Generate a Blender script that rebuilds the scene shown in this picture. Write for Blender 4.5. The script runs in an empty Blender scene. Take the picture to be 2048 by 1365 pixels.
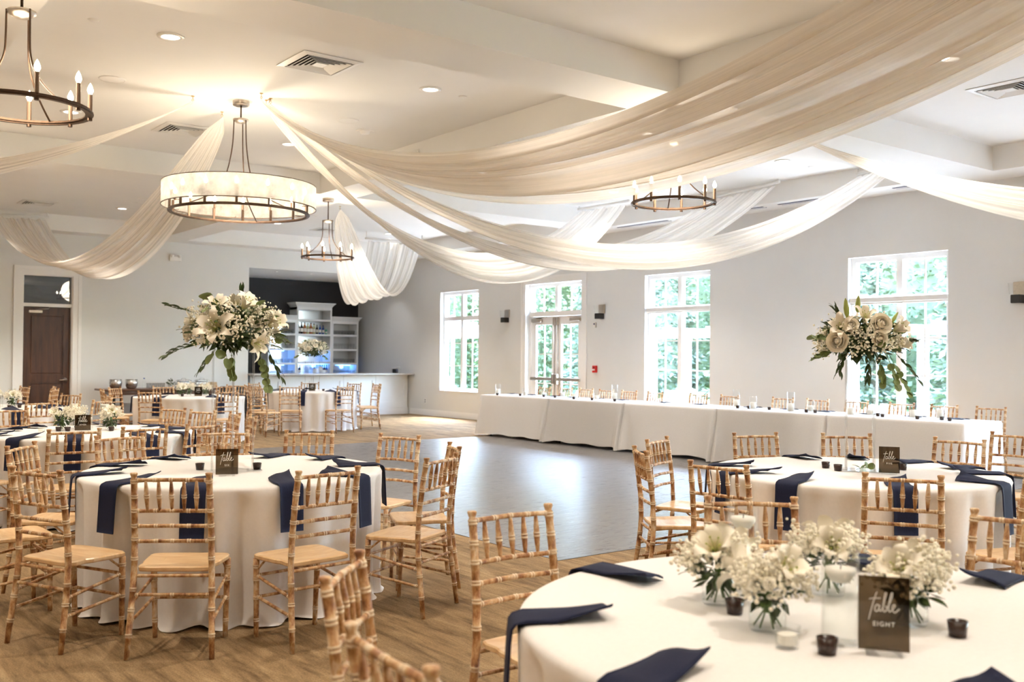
import bpy, math, random
from mathutils import Vector, Matrix
R = random.Random(7)
PI = math.pi
sc = bpy.context.scene
COL = sc.collection

# ------------------------------------------------------------------ camera, sky, sun, exposure
cam = bpy.data.cameras.new('camera'); co = bpy.data.objects.new('camera', cam); COL.objects.link(co)
cam.sensor_width = 36.0; cam.lens = 1975.0 / 2048 * 36
cam.clip_start = 0.05; cam.clip_end = 300
MX = ((0.793277, -0.016216, -0.608645), (-0.608808, -0.007932, -0.793278), (0.008036, 0.999837, -0.016164))
m = Matrix(MX).to_4x4()
# make the rotation exactly orthonormal
bx_ = Vector((m[0][0], m[1][0], m[2][0])).normalized()
bz_ = Vector((m[0][2], m[1][2], m[2][2])); by_ = bz_.cross(bx_).normalized(); bz_ = bx_.cross(by_)
rot = Matrix((bx_, by_, bz_)).transposed().to_4x4()
co.matrix_world = Matrix.Translation((0, 0, 1.48)) @ rot
cam.dof.use_dof = True; cam.dof.focus_distance = 7.0; cam.dof.aperture_fstop = 3.2
sc.camera = co

w = bpy.data.worlds.new('sky'); sc.world = w; w.use_nodes = True
nt = w.node_tree; bg = nt.nodes['Background']
sky = nt.nodes.new('ShaderNodeTexSky'); sky.sky_type = 'NISHITA'; sky.sun_disc = False
sky.sun_elevation = math.radians(58); sky.sun_rotation = math.radians(60); sky.air_density = 1.0; sky.dust_density = 1.5
nt.links.new(sky.outputs[0], bg.inputs[0]); bg.inputs[1].default_value = SKY = 3.9

sun = bpy.data.lights.new('sun', 'SUN'); sun.energy = 8.0; sun.angle = 0.01; sun.color = (1, .97, .92)
so = bpy.data.objects.new('sun', sun); COL.objects.link(so)
so.rotation_euler = Vector((-0.42, 0.10, -1.0)).to_track_quat('-Z', 'Y').to_euler()

vs = sc.view_settings
vs.view_transform = 'Standard'; vs.look = 'None'; vs.gamma = 1.0; vs.use_curve_mapping = False; vs.exposure = 1.55
cy = sc.cycles
cy.use_denoising = True; cy.max_bounces = 10; cy.diffuse_bounces = 5; cy.glossy_bounces = 4; cy.transmission_bounces = 8
cy.transparent_max_bounces = 24; cy.caustics_reflective = False; cy.caustics_refractive = False; cy.sample_clamp_indirect = 6.0
cy.blur_glossy = 0.5

WARM = (1.0, 0.83, 0.62)
P_BIG = 28.0      # big ring chandelier, watts
P_SMALL = 18.0     # each small candle chandelier
P_CAN = 40.0       # each recessed ceiling can

# ------------------------------------------------------------------ materials
def newmat(name):
    mt = bpy.data.materials.new(name); mt.use_nodes = True
    return mt, mt.node_tree, mt.node_tree.nodes['Principled BSDF']
def ramp(nt, fac, stops):
    r = nt.nodes.new('ShaderNodeValToRGB'); e = r.color_ramp.elements
    while len(e) < len(stops): e.new(0.5)
    for el, (p, c) in zip(e, stops): el.position = p; el.color = (*c, 1)
    nt.links.new(fac, r.inputs[0]); return r.outputs[0]
def noise(nt, vec, scale, detail=3, rough=.6, sc3=None, dist=0):
    mp = nt.nodes.new('ShaderNodeMapping')
    nt.links.new(vec, mp.inputs[0])
    if sc3: mp.inputs[3].default_value = sc3
    n = nt.nodes.new('ShaderNodeTexNoise'); n.inputs['Scale'].default_value = scale
    n.inputs['Detail'].default_value = detail; n.inputs['Roughness'].default_value = rough; n.inputs['Distortion'].default_value = dist
    nt.links.new(mp.outputs[0], n.inputs['Vector']); return n.outputs[0]
def tc(nt, which='Object'):
    return nt.nodes.new('ShaderNodeTexCoord').outputs[which]
def bump(nt, b, h, strength=.2, dist=.01):
    bp = nt.nodes.new('ShaderNodeBump'); bp.inputs['Strength'].default_value = strength; bp.inputs['Distance'].default_value = dist
    nt.links.new(h, bp.inputs['Height']); nt.links.new(bp.outputs[0], b.inputs['Normal'])
def pmat(name, col, rough=.5, metal=0., var=0.06, vscale=8., spec=.5, emit=None, es=0., bmp=0, sss=0):
    mt, nt, b = newmat(name)
    c0 = tuple(max(0, c * (1 - var)) for c in col); c1 = tuple(min(1, c * (1 + var)) for c in col)
    n = noise(nt, tc(nt), vscale)
    nt.links.new(ramp(nt, n, [(.3, c0), (.7, c1)]), b.inputs['Base Color'])
    b.inputs['Roughness'].default_value = rough; b.inputs['Metallic'].default_value = metal
    b.inputs['Specular IOR Level'].default_value = spec
    if emit: b.inputs['Emission Color'].default_value = (*emit, 1); b.inputs['Emission Strength'].default_value = es
    if bmp: bump(nt, b, noise(nt, tc(nt), vscale * 6), bmp)
    return mt
def glassmat(name, tint=(.992, .996, .994), refl=1.0, rough=.02):
    mt = bpy.data.materials.new(name); mt.use_nodes = True; nt = mt.node_tree
    nt.nodes.clear(); out = nt.nodes.new('ShaderNodeOutputMaterial')
    t = nt.nodes.new('ShaderNodeBsdfTransparent'); t.inputs[0].default_value = (*tint, 1)
    g = nt.nodes.new('ShaderNodeBsdfGlossy'); g.inputs['Roughness'].default_value = rough
    lw = nt.nodes.new('ShaderNodeLayerWeight'); lw.inputs[0].default_value = .5
    pw = nt.nodes.new('ShaderNodeMath'); pw.operation = 'POWER'; pw.inputs[1].default_value = 4.0; nt.links.new(lw.outputs['Facing'], pw.inputs[0])
    mu = nt.nodes.new('ShaderNodeMath'); mu.operation = 'MULTIPLY_ADD'; mu.inputs[1].default_value = .38 * refl; mu.inputs[2].default_value = .022 * refl; nt.links.new(pw.outputs[0], mu.inputs[0])
    mx = nt.nodes.new('ShaderNodeMixShader'); nt.links.new(mu.outputs[0], mx.inputs[0])
    nt.links.new(t.outputs[0], mx.inputs[1]); nt.links.new(g.outputs[0], mx.inputs[2]); nt.links.new(mx.outputs[0], out.inputs[0])
    return mt
def sheermat(name, col, clear=.25, axis_scale=60.):
    mt = bpy.data.materials.new(name); mt.use_nodes = True; nt = mt.node_tree
    nt.nodes.clear(); out = nt.nodes.new('ShaderNodeOutputMaterial')
    uv = nt.nodes.new('ShaderNodeTexCoord').outputs['UV']
    n = noise(nt, uv, 1.0, 4, .65, (axis_scale, 1.2, 1))
    t = nt.nodes.new('ShaderNodeBsdfTransparent'); t.inputs[0].default_value = (1, 1, 1, 1)
    d = nt.nodes.new('ShaderNodeBsdfDiffuse'); d.inputs[0].default_value = (*col, 1)
    tr = nt.nodes.new('ShaderNodeBsdfTranslucent'); tr.inputs[0].default_value = (*col, 1)
    m1 = nt.nodes.new('ShaderNodeMixShader'); m1.inputs[0].default_value = .45
    nt.links.new(d.outputs[0], m1.inputs[1]); nt.links.new(tr.outputs[0], m1.inputs[2])
    f = ramp(nt, n, [(.34, (max(0, clear - .22),) * 3), (.68, (min(1, clear + .26),) * 3)])
    m2 = nt.nodes.new('ShaderNodeMixShader'); nt.links.new(f, m2.inputs[0])
    nt.links.new(m1.outputs[0], m2.inputs[1]); nt.links.new(t.outputs[0], m2.inputs[2]); nt.links.new(m2.outputs[0], out.inputs[0])
    return mt

M = {}
M['wall'] = pmat('wall_paint', (.715, .715, .705), .75, var=.012, vscale=2, bmp=.03)
M['ceil'] = pmat('ceiling_paint', (.82, .815, .80), .8, var=.012, vscale=1.5)
M['trim'] = pmat('trim_paint', (.84, .83, .82), .45, var=.01)
M['dark_wall'] = pmat('alcove_dark_paint', (.011, .011, .015), .6, var=.1, vscale=30)
M['cloth'] = pmat('white_linen', (.80, .775, .765), .9, var=.02, vscale=60, spec=.2, bmp=.05)
M['navy'] = pmat('navy_cotton', (.010, .014, .042), .8, var=.2, vscale=200, spec=.25, bmp=.1)
M['bronze'] = pmat('dark_bronze', (.10, .062, .042), .38, .75, var=.15, vscale=20)
M['nickel'] = pmat('brushed_nickel', (.50, .44, .38), .3, .95, var=.08, vscale=40)
M['steel'] = pmat('stainless_steel', (.62, .62, .62), .22, 1., var=.06, vscale=50)
M['gold'] = pmat('brass_clip', (.55, .38, .16), .35, .9)
M['sleeve'] = pmat('candle_sleeve', (.20, .13, .09), .45, .5)
M['black'] = pmat('black_plastic', (.015, .015, .016), .45)
M['wax'] = pmat('candle_wax', (.90, .87, .80), .55, var=.02)
M['tealight'] = pmat('brown_glass_cup', (.035, .018, .014), .25, var=.2)
M['bulb'] = pmat('candle_bulb', (1, .95, .85), .3, var=.001, emit=(1, .86, .62), es=18.)
M['can_lens'] = pmat('downlight_lens', (1, .97, .92), .4, var=.001, emit=(1, .93, .80), es=4.5)
M['vent_dark'] = pmat('duct_dark', (.045, .035, .03), .8)
M['slot'] = pmat('slot_dark', (.03, .035, .10), .6)
M['metal_white'] = pmat('white_enamel', (.78, .77, .75), .35, var=.01)
M['red'] = pmat('red_enamel', (.62, .02, .02), .35)
M['granite'] = pmat('speckled_granite', (.42, .40, .38), .2, var=.5, vscale=90)
M['bar_white'] = pmat('bar_cabinet_paint', (.80, .82, .83), .4, var=.01)
M['mirror'] = pmat('mirror_back', (.72, .75, .76), .22, .9, var=.01)
M['glass'] = glassmat('clear_glass')
M['pane'] = glassmat('window_glass', (.94, .975, .97), .6, .01)
M['tumbler'] = glassmat('tumbler_glass', (.90, .91, .92), 3.5, .05)
M['water'] = glassmat('water', (.985, .995, .99), .5)
M['acrylic_rod'] = glassmat('clear_acrylic', (.96, .96, .96), 6., .25)
M['smoke'] = glassmat('smoked_acrylic', (.33, .275, .21), 1.0, .03)
M['ink'] = pmat('white_lettering', (.88, .87, .84), .6)
M['shade'] = sheermat('chandelier_shade_fabric', (.66, .645, .62), .34, 30)
M['sheer'] = sheermat('sheer_voile', (.90, .86, .81), .30, 30)
M['petal_white'] = None
M['leaf_dark'] = pmat('ruscus_leaf', (.038, .066, .014), .45, var=.35, vscale=30)
M['leaf_euc'] = pmat('eucalyptus_leaf', (.18, .235, .075), .5, var=.3, vscale=14)
M['leaf_lime'] = pmat('lime_bud', (.38, .42, .10), .5, var=.2, vscale=14)
M['breath'] = pmat('baby_breath_bloom', (.90, .85, .72), .8, var=.05, vscale=60)
M['stem'] = pmat('green_stem', (.09, .16, .04), .5, var=.2)
M['rose'] = pmat('ivory_rose', (.90, .84, .71), .6, var=.08, vscale=25)
M['terracotta'] = pmat('white_pot', (.80, .79, .77), .5)
M['card'] = pmat('cardboard', (.50, .36, .22), .8)
M['blue_led'] = pmat('blue_led_strip', (.2, .4, 1), .5, emit=(.12, .35, 1.0), es=5.)
M['exit'] = pmat('exit_red', (1, .12, .10), .4, emit=(1, .08, .06), es=1.2)
M['outer'] = pmat('outdoor_white_paint', (.62, .64, .64), .6, var=.01)
M['siding'] = pmat('pale_blue_siding', (.50, .58, .62), .7)
M['paving'] = pmat('pale_paving', (.46, .45, .43), .8, var=.05, vscale=1)
M['lawn'] = pmat('lawn', (.14, .24, .08), .9, var=.3, vscale=3)
M['bark'] = pmat('bark', (.12, .09, .07), .9, var=.3, vscale=10)
M['tree_a'] = pmat('spruce_needles', (.20, .235, .17), .8, var=.2, vscale=2.5)
M['tree_b'] = pmat('broad_leaves', (.235, .28, .17), .8, var=.2, vscale=2.5)
M['hyd'] = pmat('white_hydrangea', (.80, .84, .80), .8)
M['wood_dark'] = pmat('dark_table_wood', (.09, .035, .016), .3, var=.3, vscale=6)
M['wine'] = pmat('dark_bottle_glass', (.02, .012, .014), .12, var=.1)
M['rose_wine'] = pmat('amber_bottle', (.42, .16, .07), .12, var=.1)
M['pale_wine'] = pmat('pale_bottle', (.50, .46, .22), .12, var=.1)
M['label'] = pmat('paper_label', (.80, .76, .70), .7)
M['beer'] = pmat('blue_beer_bottle', (.03, .08, .35), .15)
M['greenb'] = pmat('green_bottle', (.04, .30, .18), .15)

def petal_mat():
    mt, nt, b = newmat('lily_petal')
    v = nt.nodes.new('ShaderNodeVectorMath'); v.operation = 'LENGTH'; nt.links.new(tc(nt), v.inputs[0])
    mp = nt.nodes.new('ShaderNodeMapRange'); mp.inputs[1].default_value = 0; mp.inputs[2].default_value = .11; nt.links.new(v.outputs['Value'], mp.inputs[0])
    nt.links.new(ramp(nt, mp.outputs[0], [(.05, (.45, .50, .12)), (.35, (.80, .72, .48)), (.6, (.90, .84, .72))]), b.inputs['Base Color'])
    b.inputs['Roughness'].default_value = .55
    return mt
M['petal_white'] = petal_mat()
def chair_mat():
    mt, nt, b = newmat('limewashed_wood')
    at = nt.nodes.new('ShaderNodeAttribute'); at.attribute_name = 'lime'
    oi = nt.nodes.new('ShaderNodeObjectInfo')
    ad = nt.nodes.new('ShaderNodeVectorMath'); ad.operation = 'ADD'; nt.links.new(tc(nt), ad.inputs[0])
    mul = nt.nodes.new('ShaderNodeMath'); mul.operation = 'MULTIPLY'; mul.inputs[1].default_value = 37.; nt.links.new(oi.outputs['Random'], mul.inputs[0])
    nt.links.new(mul.outputs[0], ad.inputs[1])
    n = noise(nt, ad.outputs[0], 22, 4, .7, (1.0, 1.0, .55))
    c0 = ramp(nt, n, [(.33, (.16, .060, .024)), (.43, (.36, .165, .065)), (.54, (.56, .34, .16)), (.66, (.70, .55, .38))])
    mx = nt.nodes.new('ShaderNodeMix'); mx.data_type = 'RGBA'; nt.links.new(at.outputs['Fac'], mx.inputs[0]); nt.links.new(c0, mx.inputs[6]); mx.inputs[7].default_value = (.74, .60, .42, 1)
    nt.links.new(mx.outputs[2], b.inputs['Base Color'])
    b.inputs['Roughness'].default_value = .45
    bump(nt, b, noise(nt, ad.outputs[0], 60, 3), .25, .002)
    return mt
M['chair'] = chair_mat()
def seat_mat():
    mt, nt, b = newmat('pale_maple_seat')
    n = noise(nt, tc(nt), 5, 4, .6, (6, 1.2, 1), .6)
    nt.links.new(ramp(nt, n, [(.3, (.60, .36, .17)), (.5, (.70, .47, .25)), (.7, (.78, .58, .36))]), b.inputs['Base Color'])
    b.inputs['Roughness'].default_value = .28
    return mt
M['seat'] = seat_mat()
def carpet_mat():
    mt, nt, b = newmat('carpet_planks')
    g = tc(nt)
    n1 = noise(nt, g, 3.0, 6, .75, (3.4, .5, 1), .4)
    n2 = noise(nt, g, 160, 2, .6, (1, .5, 1))
    br = nt.nodes.new('ShaderNodeTexBrick'); mp = nt.nodes.new('ShaderNodeMapping'); mp.inputs[2].default_value = (0, 0, PI / 2); nt.links.new(g, mp.inputs[0]); nt.links.new(mp.outputs[0], br.inputs[0])
    br.inputs['Scale'].default_value = 1; br.inputs['Brick Width'].default_value = 1.0; br.inputs['Row Height'].default_value = .25; br.inputs['Mortar Size'].default_value = .0
    br.inputs['Color1'].default_value = (.86, .86, .86, 1); br.inputs['Color2'].default_value = (1.1, 1.1, 1.1, 1)
    c = ramp(nt, n1, [(.32, (.105, .062, .027)), (.5, (.245, .158, .077)), (.68, (.36, .25, .135))])
    mx = nt.nodes.new('ShaderNodeMix'); mx.data_type = 'RGBA'; mx.blend_type = 'MULTIPLY'; mx.inputs[0].default_value = 1
    nt.links.new(c, mx.inputs[6]); nt.links.new(br.outputs[0], mx.inputs[7])
    mx2 = nt.nodes.new('ShaderNodeMix'); mx2.data_type = 'RGBA'; mx2.blend_type = 'OVERLAY'; mx2.inputs[0].default_value = .6
    nt.links.new(mx.outputs[2], mx2.inputs[6]); nt.links.new(n2, mx2.inputs[7])
    nt.links.new(mx2.outputs[2], b.inputs['Base Color']); b.inputs['Roughness'].default_value = .85; b.inputs['Specular IOR Level'].default_value = .3
    bump(nt, b, n2, .4, .004)
    return mt
M['carpet'] = carpet_mat()
def dance_mat():
    mt, nt, b = newmat('grey_plank_vinyl')
    g = tc(nt)
    n1 = noise(nt, g, 2.0, 5, .65, (.6, 9, 1), .2)
    n2 = noise(nt, g, 9, 3, .6, (.5, 8, 1))
    nt.links.new(ramp(nt, n1, [(.3, (.105, .10, .10)), (.7, (.18, .17, .165))]), b.inputs['Base Color'])
    nt.links.new(ramp(nt, n2, [(.3, (.25,) * 3), (.7, (.36,) * 3)]), b.inputs['Roughness'])
    b.inputs['Specular IOR Level'].default_value = .75
    bump(nt, b, n2, .05, .002)
    return mt
M['dance'] = dance_mat()
def walnut_mat():
    mt, nt, b = newmat('walnut_door')
    n = noise(nt, tc(nt), 2.2, 5, .6, (5, 5, .5), .5)
    nt.links.new(ramp(nt, n, [(.3, (.030, .010, .006)), (.6, (.085, .030, .014)), (.8, (.15, .06, .026))]), b.inputs['Base Color']); b.inputs['Roughness'].default_value = .35
    return mt
M['walnut'] = walnut_mat()

# ------------------------------------------------------------------ mesh helpers
class MB:
    def __init__(s): s.v = []; s.f = []; s.sm = []; s.uv = None; s.lime = None
    def add(s, vs, fs, smooth=False):
        o = len(s.v); s.v += [tuple(p) for p in vs]; s.f += [tuple(i + o for i in f) for f in fs]; s.sm += [smooth] * len(fs); return s
    def box(s, x0, x1, y0, y1, z0, z1):
        return s.add([(x0, y0, z0), (x1, y0, z0), (x1, y1, z0), (x0, y1, z0), (x0, y0, z1), (x1, y0, z1), (x1, y1, z1), (x0, y1, z1)],
                     [(3, 2, 1, 0), (4, 5, 6, 7), (0, 1, 5, 4), (1, 2, 6, 5), (2, 3, 7, 6), (3, 0, 4, 7)])
    def bbox(s, x0, x1, y0, y1, z0, z1, b=.004):
        # box with chamfered vertical and top/bottom edges: stacked rings
        def ring(i, z):
            return [(x0 + i + b, y0 + i, z), (x1 - i - b, y0 + i, z), (x1 - i, y0 + i + b, z), (x1 - i, y1 - i - b, z), (x1 - i - b, y1 - i, z), (x0 + i + b, y1 - i, z), (x0 + i, y1 - i - b, z), (x0 + i, y0 + i + b, z)]
        vs = ring(b, z0) + ring(0, z0 + b) + ring(0, z1 - b) + ring(b, z1); fs = [tuple(range(7, -1, -1)), tuple(range(24, 32))]
        for r in range(3):
            for k in range(8): fs.append((r * 8 + k, r * 8 + (k + 1) % 8, r * 8 + 8 + (k + 1) % 8, r * 8 + 8 + k))
        return s.add(vs, fs)
    def tube(s, pts, rad, n=8, caps=True, smooth=True):
        pts = [Vector(p) for p in pts]
        if not hasattr(rad, '__len__'): rad = [rad] * len(pts)
        T = []
        for i in range(len(pts)):
            a = pts[max(i - 1, 0)]; b = pts[min(i + 1, len(pts) - 1)]; T.append((b - a).normalized())
        up = Vector((0, 0, 1)) if abs(T[0].z) < .9 else Vector((1, 0, 0))
        nx = T[0].cross(up).normalized(); vs = []
        for p, t, r in zip(pts, T, rad):
            nx = (nx - t * nx.dot(t)).normalized(); ny = t.cross(nx)
            for k in range(n):
                a = 2 * PI * k / n; vs.append(p + (nx * math.cos(a) + ny * math.sin(a)) * r)
        fs = []
        for i in range(len(pts) - 1):
            for k in range(n): fs.append((i * n + k, i * n + (k + 1) % n, (i + 1) * n + (k + 1) % n, (i + 1) * n + k))
        s.add(vs, fs, smooth)
        if caps:
            o = len(s.v) - len(vs)
            s.f += [tuple(o + k for k in range(n - 1, -1, -1)), tuple(o + (len(pts) - 1) * n + k for k in range(n))]; s.sm += [False, False]
        return s
    def lathe(s, prof, n=20, c=(0, 0, 0), smooth=True, a0=0, a1=2 * PI, sx=1, sy=1):
        full = abs(a1 - a0 - 2 * PI) < 1e-6; cnt = n if full else n + 1; vs = []; fs = []
        for r, z in prof:
            for k in range(cnt):
                a = a0 + (a1 - a0) * k / n; vs.append((c[0] + sx * r * math.cos(a), c[1] + sy * r * math.sin(a), c[2] + z))
        for i in range(len(prof) - 1):
            for k in range(n):
                k2 = (k + 1) % cnt; fs.append((i * cnt + k, i * cnt + k2, (i + 1) * cnt + k2, (i + 1) * cnt + k))
        return s.add(vs, fs, smooth)
    def disc(s, r, z, n=20, c=(0, 0), up=True):
        vs = [(c[0] + r * math.cos(2 * PI * k / n), c[1] + r * math.sin(2 * PI * k / n), z) for k in range(n)]
        return s.add(vs, [tuple(range(n)) if up else tuple(range(n - 1, -1, -1))])
    def cyl(s, r, z0, z1, n=20, c=(0, 0), b=0.0):
        return s.lathe([(1e-5, z0), (r - b, z0), (r, z0 + b + 1e-5), (r, z1 - b - 1e-5), (r - b, z1), (1e-5, z1)], n, (c[0], c[1], 0), smooth=False)
    def ball(s, c, r, n=8, m=6, sz=1.0):
        prof = [(max(1e-5, r * math.sin(PI * i / m)), -r * sz * math.cos(PI * i / m)) for i in range(m + 1)]
        return s.lathe(prof, n, c)
    def octa(s, c, r):
        x, y, z = c
        return s.ball(c, r, 6, 4)
    def grid(s, fn, nu, nv, smooth=True, closed_u=False, uv=False):
        cu = nu if closed_u else nu + 1; vs = []; uvs = []
        for j in range(nv + 1):
            for i in range(cu): vs.append(fn(i / nu, j / nv)); uvs.append((i / nu, j / nv))
        fs = [(j * cu + i, j * cu + (i + 1) % cu, (j + 1) * cu + (i + 1) % cu, (j + 1) * cu + i) for j in range(nv) for i in range(nu)]
        if uv: s.uv = (s.uv or []) + uvs
        return s.add(vs, fs, smooth)
    def mesh(s, name, mat):
        me = bpy.data.meshes.new(name); me.from_pydata(s.v, [], s.f)
        me.polygons.foreach_set('use_smooth', s.sm)
        if s.uv:
            l = me.uv_layers.new(name='UVMap')
            for lp in me.loops: l.data[lp.index].uv = s.uv[lp.vertex_index]
        if s.lime:
            at = me.attributes.new('lime', 'FLOAT', 'POINT'); at.data.foreach_set('value', s.lime)
        me.materials.append(mat); me.update(); return me

def link(o, parent=None):
    COL.objects.link(o)
    if parent: o.parent = parent
    return o
def part(name, mb, mat, parent=None, label=None, stuff=False, loc=None):
    me = mb if isinstance(mb, bpy.types.Mesh) else mb.mesh(name, M[mat] if isinstance(mat, str) else mat)
    o = bpy.data.objects.new(name, me); link(o, parent)
    if label: o['label'] = label
    if stuff: o['kind'] = 'stuff'
    if loc: o.location = loc
    return o
def tag(o, label, cat, group=None):
    o['label'] = label; o['category'] = cat
    if group: o['group'] = group
    return o
def thing(name, label, cat, loc=(0, 0, 0), rz=0, group=None):
    o = bpy.data.objects.new(name, None); o.empty_display_size = .1; link(o); o.location = loc; o.rotation_euler = (0, 0, rz)
    return tag(o, label, cat, group)
def struct(name, mb=None, mat=None):
    o = bpy.data.objects.new(name, mb.mesh(name, M[mat]) if mb else None); link(o); o['kind'] = 'structure'; return o
def dup(root, loc, rz, label, group=None, scale=None):
    r = root.copy(); link(r); r.location = loc; r.rotation_euler = (0, 0, rz); r['label'] = label
    if group: r['group'] = group
    if scale: r.scale = (scale,) * 3
    for ch in root.children:
        c = ch.copy(); link(c, r)
        for g in ch.children: link(g.copy(), c)
    return r
ORD = ['first', 'second', 'third', 'fourth', 'fifth', 'sixth', 'seventh', 'eighth', 'ninth', 'tenth', 'eleventh', 'twelfth', 'thirteenth', 'fourteenth', 'fifteenth', 'sixteenth', 'seventeenth', 'eighteenth', 'nineteenth', 'twentieth']
def lamp(name, kind, power, loc, parent=None, color=WARM, radius=.1, spot=None, blend=.6):
    l = bpy.data.lights.new(name, kind); l.energy = power; l.color = color; l.shadow_soft_size = radius
    if spot: l.spot_size = spot; l.spot_blend = blend
    o = bpy.data.objects.new(name, l); link(o, parent); o.location = loc; return o
# ------------------------------------------------------------------ room shell
XL, XW, YN, YB, YA = -4.95, 13.4, -8.2, 21.8, 24.55      # left wall, window wall, near wall, back wall, alcove back
ZS, ZC = 3.95, 4.27                                         # beam soffit, coffer ceiling
struct('floor', MB().box(XL - .3, XW + .3, YN - .3, YA + .3, -.1, 0), 'carpet')
def wall_open(axis, a, b, s0, s1, z1, opens):
    """slab between a..b across, running s0..s1, with openings (s0,s1,z0,z1)"""
    mb = MB(); bx = (lambda u0, u1, z0, z1_: mb.box(a, b, u0, u1, z0, z1_)) if axis == 'y' else (lambda u0, u1, z0, z1_: mb.box(u0, u1, a, b, z0, z1_))
    cur = s0
    for o0, o1, z0, zt in sorted(opens):
        bx(cur, o0, 0, z1)
        if z0 > 0: bx(o0, o1, 0, z0)
        bx(o0, o1, zt, z1); cur = o1
    bx(cur, s1, 0, z1); return mb
WIN = [(18.76, 20.37, .63, 3.05), (11.72, 13.33, .63, 3.05), (7.33, 8.94, .63, 3.05), (2.95, 4.56, .63, 3.05), (-1.45, .16, .63, 3.05), (-5.85, -4.24, .63, 3.05)]
DOOR = (15.13, 16.97, 0, 3.06)
struct('wall_window_side', wall_open('y', XW, XW + .26, YN - .3, YA + .3, 4.5, WIN + [DOOR]), 'wall')
struct('wall_back', wall_open('x', YB, YB + .2, XL, 9.05, 4.5, [(4.28, 5.23, 0, 3.08)]), 'wall')
struct('wall_alcove_lintel', MB().box(9.05, XW, YB, YB + .2, 3.5, 4.5), 'wall')
struct('wall_alcove_side', MB().box(8.95, 9.05, YB + .2, YA, 0, 3.5), 'wall')
struct('ceiling_alcove', MB().box(9.05, XW, YB + .2, YA, 3.5, 3.6), 'ceil')
struct('wall_alcove_back', MB().box(9.05, XW, YA, YA + .15, 0, 3.6), 'dark_wall')
struct('wall_hall', MB().box(XL, 8.95, YB + 1.6, YB + 1.7, 0, 4.5), 'wall')
struct('wall_door_side', MB().box(XL - .2, XL, YN - .3, YA + .3, 0, 4.5), 'wall')
struct('wall_near', MB().box(XL, XW, YN - .2, YN, 0, 4.5), 'wall')
cl = struct('ceiling', MB().box(XL, XW, YN, YA + .2, ZC, ZC + .2), 'ceil')
BX = [(XL, -4.25), (.98, 1.59), (6.82, 7.43), (12.73, XW)]
BYY = [(YN, -7.6), (-.95, -.30), (6.36, 7.05), (13.74, 14.38), (21.28, YB)]
for y0, y1 in BYY: part('beam', MB().box(XL, XW, y0, y1, ZS, ZC), 'ceil', cl)
for i in range(4):
    for x0, x1 in BX: part('beam', MB().box(x0, x1, BYY[i][1], BYY[i + 1][0], ZS, ZC), 'ceil', cl)
def board(mb, x0, x1, y0, y1):      # two-step baseboard
    mb.box(x0, x1, y0, y1, 0, .115)
def base_y(x, segs, d):
    mb = MB()
    for a, b in segs:
        mb.box(min(x, x + d), max(x, x + d), a, b, .002, .125); mb.box(min(x, x + d * .55), max(x, x + d * .55), a, b, .125, .15)
    return mb
struct('baseboard_window_side', base_y(XW, [(YN, 14.97), (17.13, 21.72)], -.018), 'trim')
mb = MB()
for a, b in [(XL, 4.1), (5.41, 9.05)]: mb.box(a, b, YB - .018, YB, .002, .125); mb.box(a, b, YB - .01, YB, .125, .15)
struct('baseboard_back', mb, 'trim')

dance = part('dance_floor', MB().box(4.66, 12.6, 5.5, 14.85, .0005, .004), 'dance')
tag(dance, 'grey wood-look vinyl dance floor set into the beige carpet', 'dance floor')

# ------------------------------------------------------------------ windows and glazed door in the window wall
XG = XW + .13           # glass line
def lites(root, y0, y1, z0, z1, rows, cols=2, mw=.022, x=XG):
    dy = (y1 - y0) / cols; dz = (z1 - z0) / rows
    for i in range(1, cols): part('muntin', MB().box(x - .014, x + .014, y0 + i * dy - mw / 2, y0 + i * dy + mw / 2, z0, z1), 'trim', root)
    for j in range(1, rows): part('muntin', MB().box(x - .012, x + .012, y0, y1, z0 + j * dz - mw / 2, z0 + j * dz + mw / 2), 'trim', root)
    for i in range(cols):
        for j in range(rows):
            part('pane', MB().box(x - .003, x + .003, y0 + i * dy, y0 + (i + 1) * dy, z0 + j * dz, z0 + (j + 1) * dz), 'pane', root)
def window(n, y0, y1, z0, z1, blind):
    r = struct('window_%d' % n); r.location = (0, 0, 0)
    f = .075; fr = MB(); xa, xb = XG - .035, XG + .06
    fr.box(xa, xb, y0, y0 + f, z0, z1); fr.box(xa, xb, y1 - f, y1, z0, z1); fr.box(xa, xb, y0 + f, y1 - f, z0, z0 + f); fr.box(xa, xb, y0 + f, y1 - f, z1 - f, z1)
    part('window_frame', fr, 'trim', r)
    yc = (y0 + y1) / 2; zt = 2.40
    part('mullion', MB().box(xa, xb, yc - .05, yc + .05, z0 + f, z1 - f), 'trim', r)
    tb = MB(); tb.box(xa - .005, xb, y0 + f, yc - .05, zt - .05, zt + .05); tb.box(xa - .005, xb, yc + .05, y1 - f, zt - .05, zt + .05)
    part('transom_bar', tb, 'trim', r)
    part('window_sill', MB().bbox(XW - .02, xa, y0 + .002, y1 - .002, z0 - .004, z0 + .022), 'trim', r)
    for ya, yb in ((y0 + f, yc - .05), (yc + .05, y1 - f)):
        lites(r, ya, yb, z0 + f, zt - .05, 3); lites(r, ya, yb, zt + .05, z1 - f, 1)
    if blind:
        b = part('roller_blind', MB().bbox(XW + .015, XW + .085, y0 + .01, y1 - .01, zt - .055, zt + .035, .012), 'metal_white', r)
        part('hem_bar', MB().box(XW + .03, XW + .07, y0 + .02, y1 - .02, zt - .075, zt - .056), 'metal_white', b)
    return r
for i, (a, b, c, d) in enumerate(WIN): window(i + 1, a, b, c, d, i in (1, 2, 3))

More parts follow.
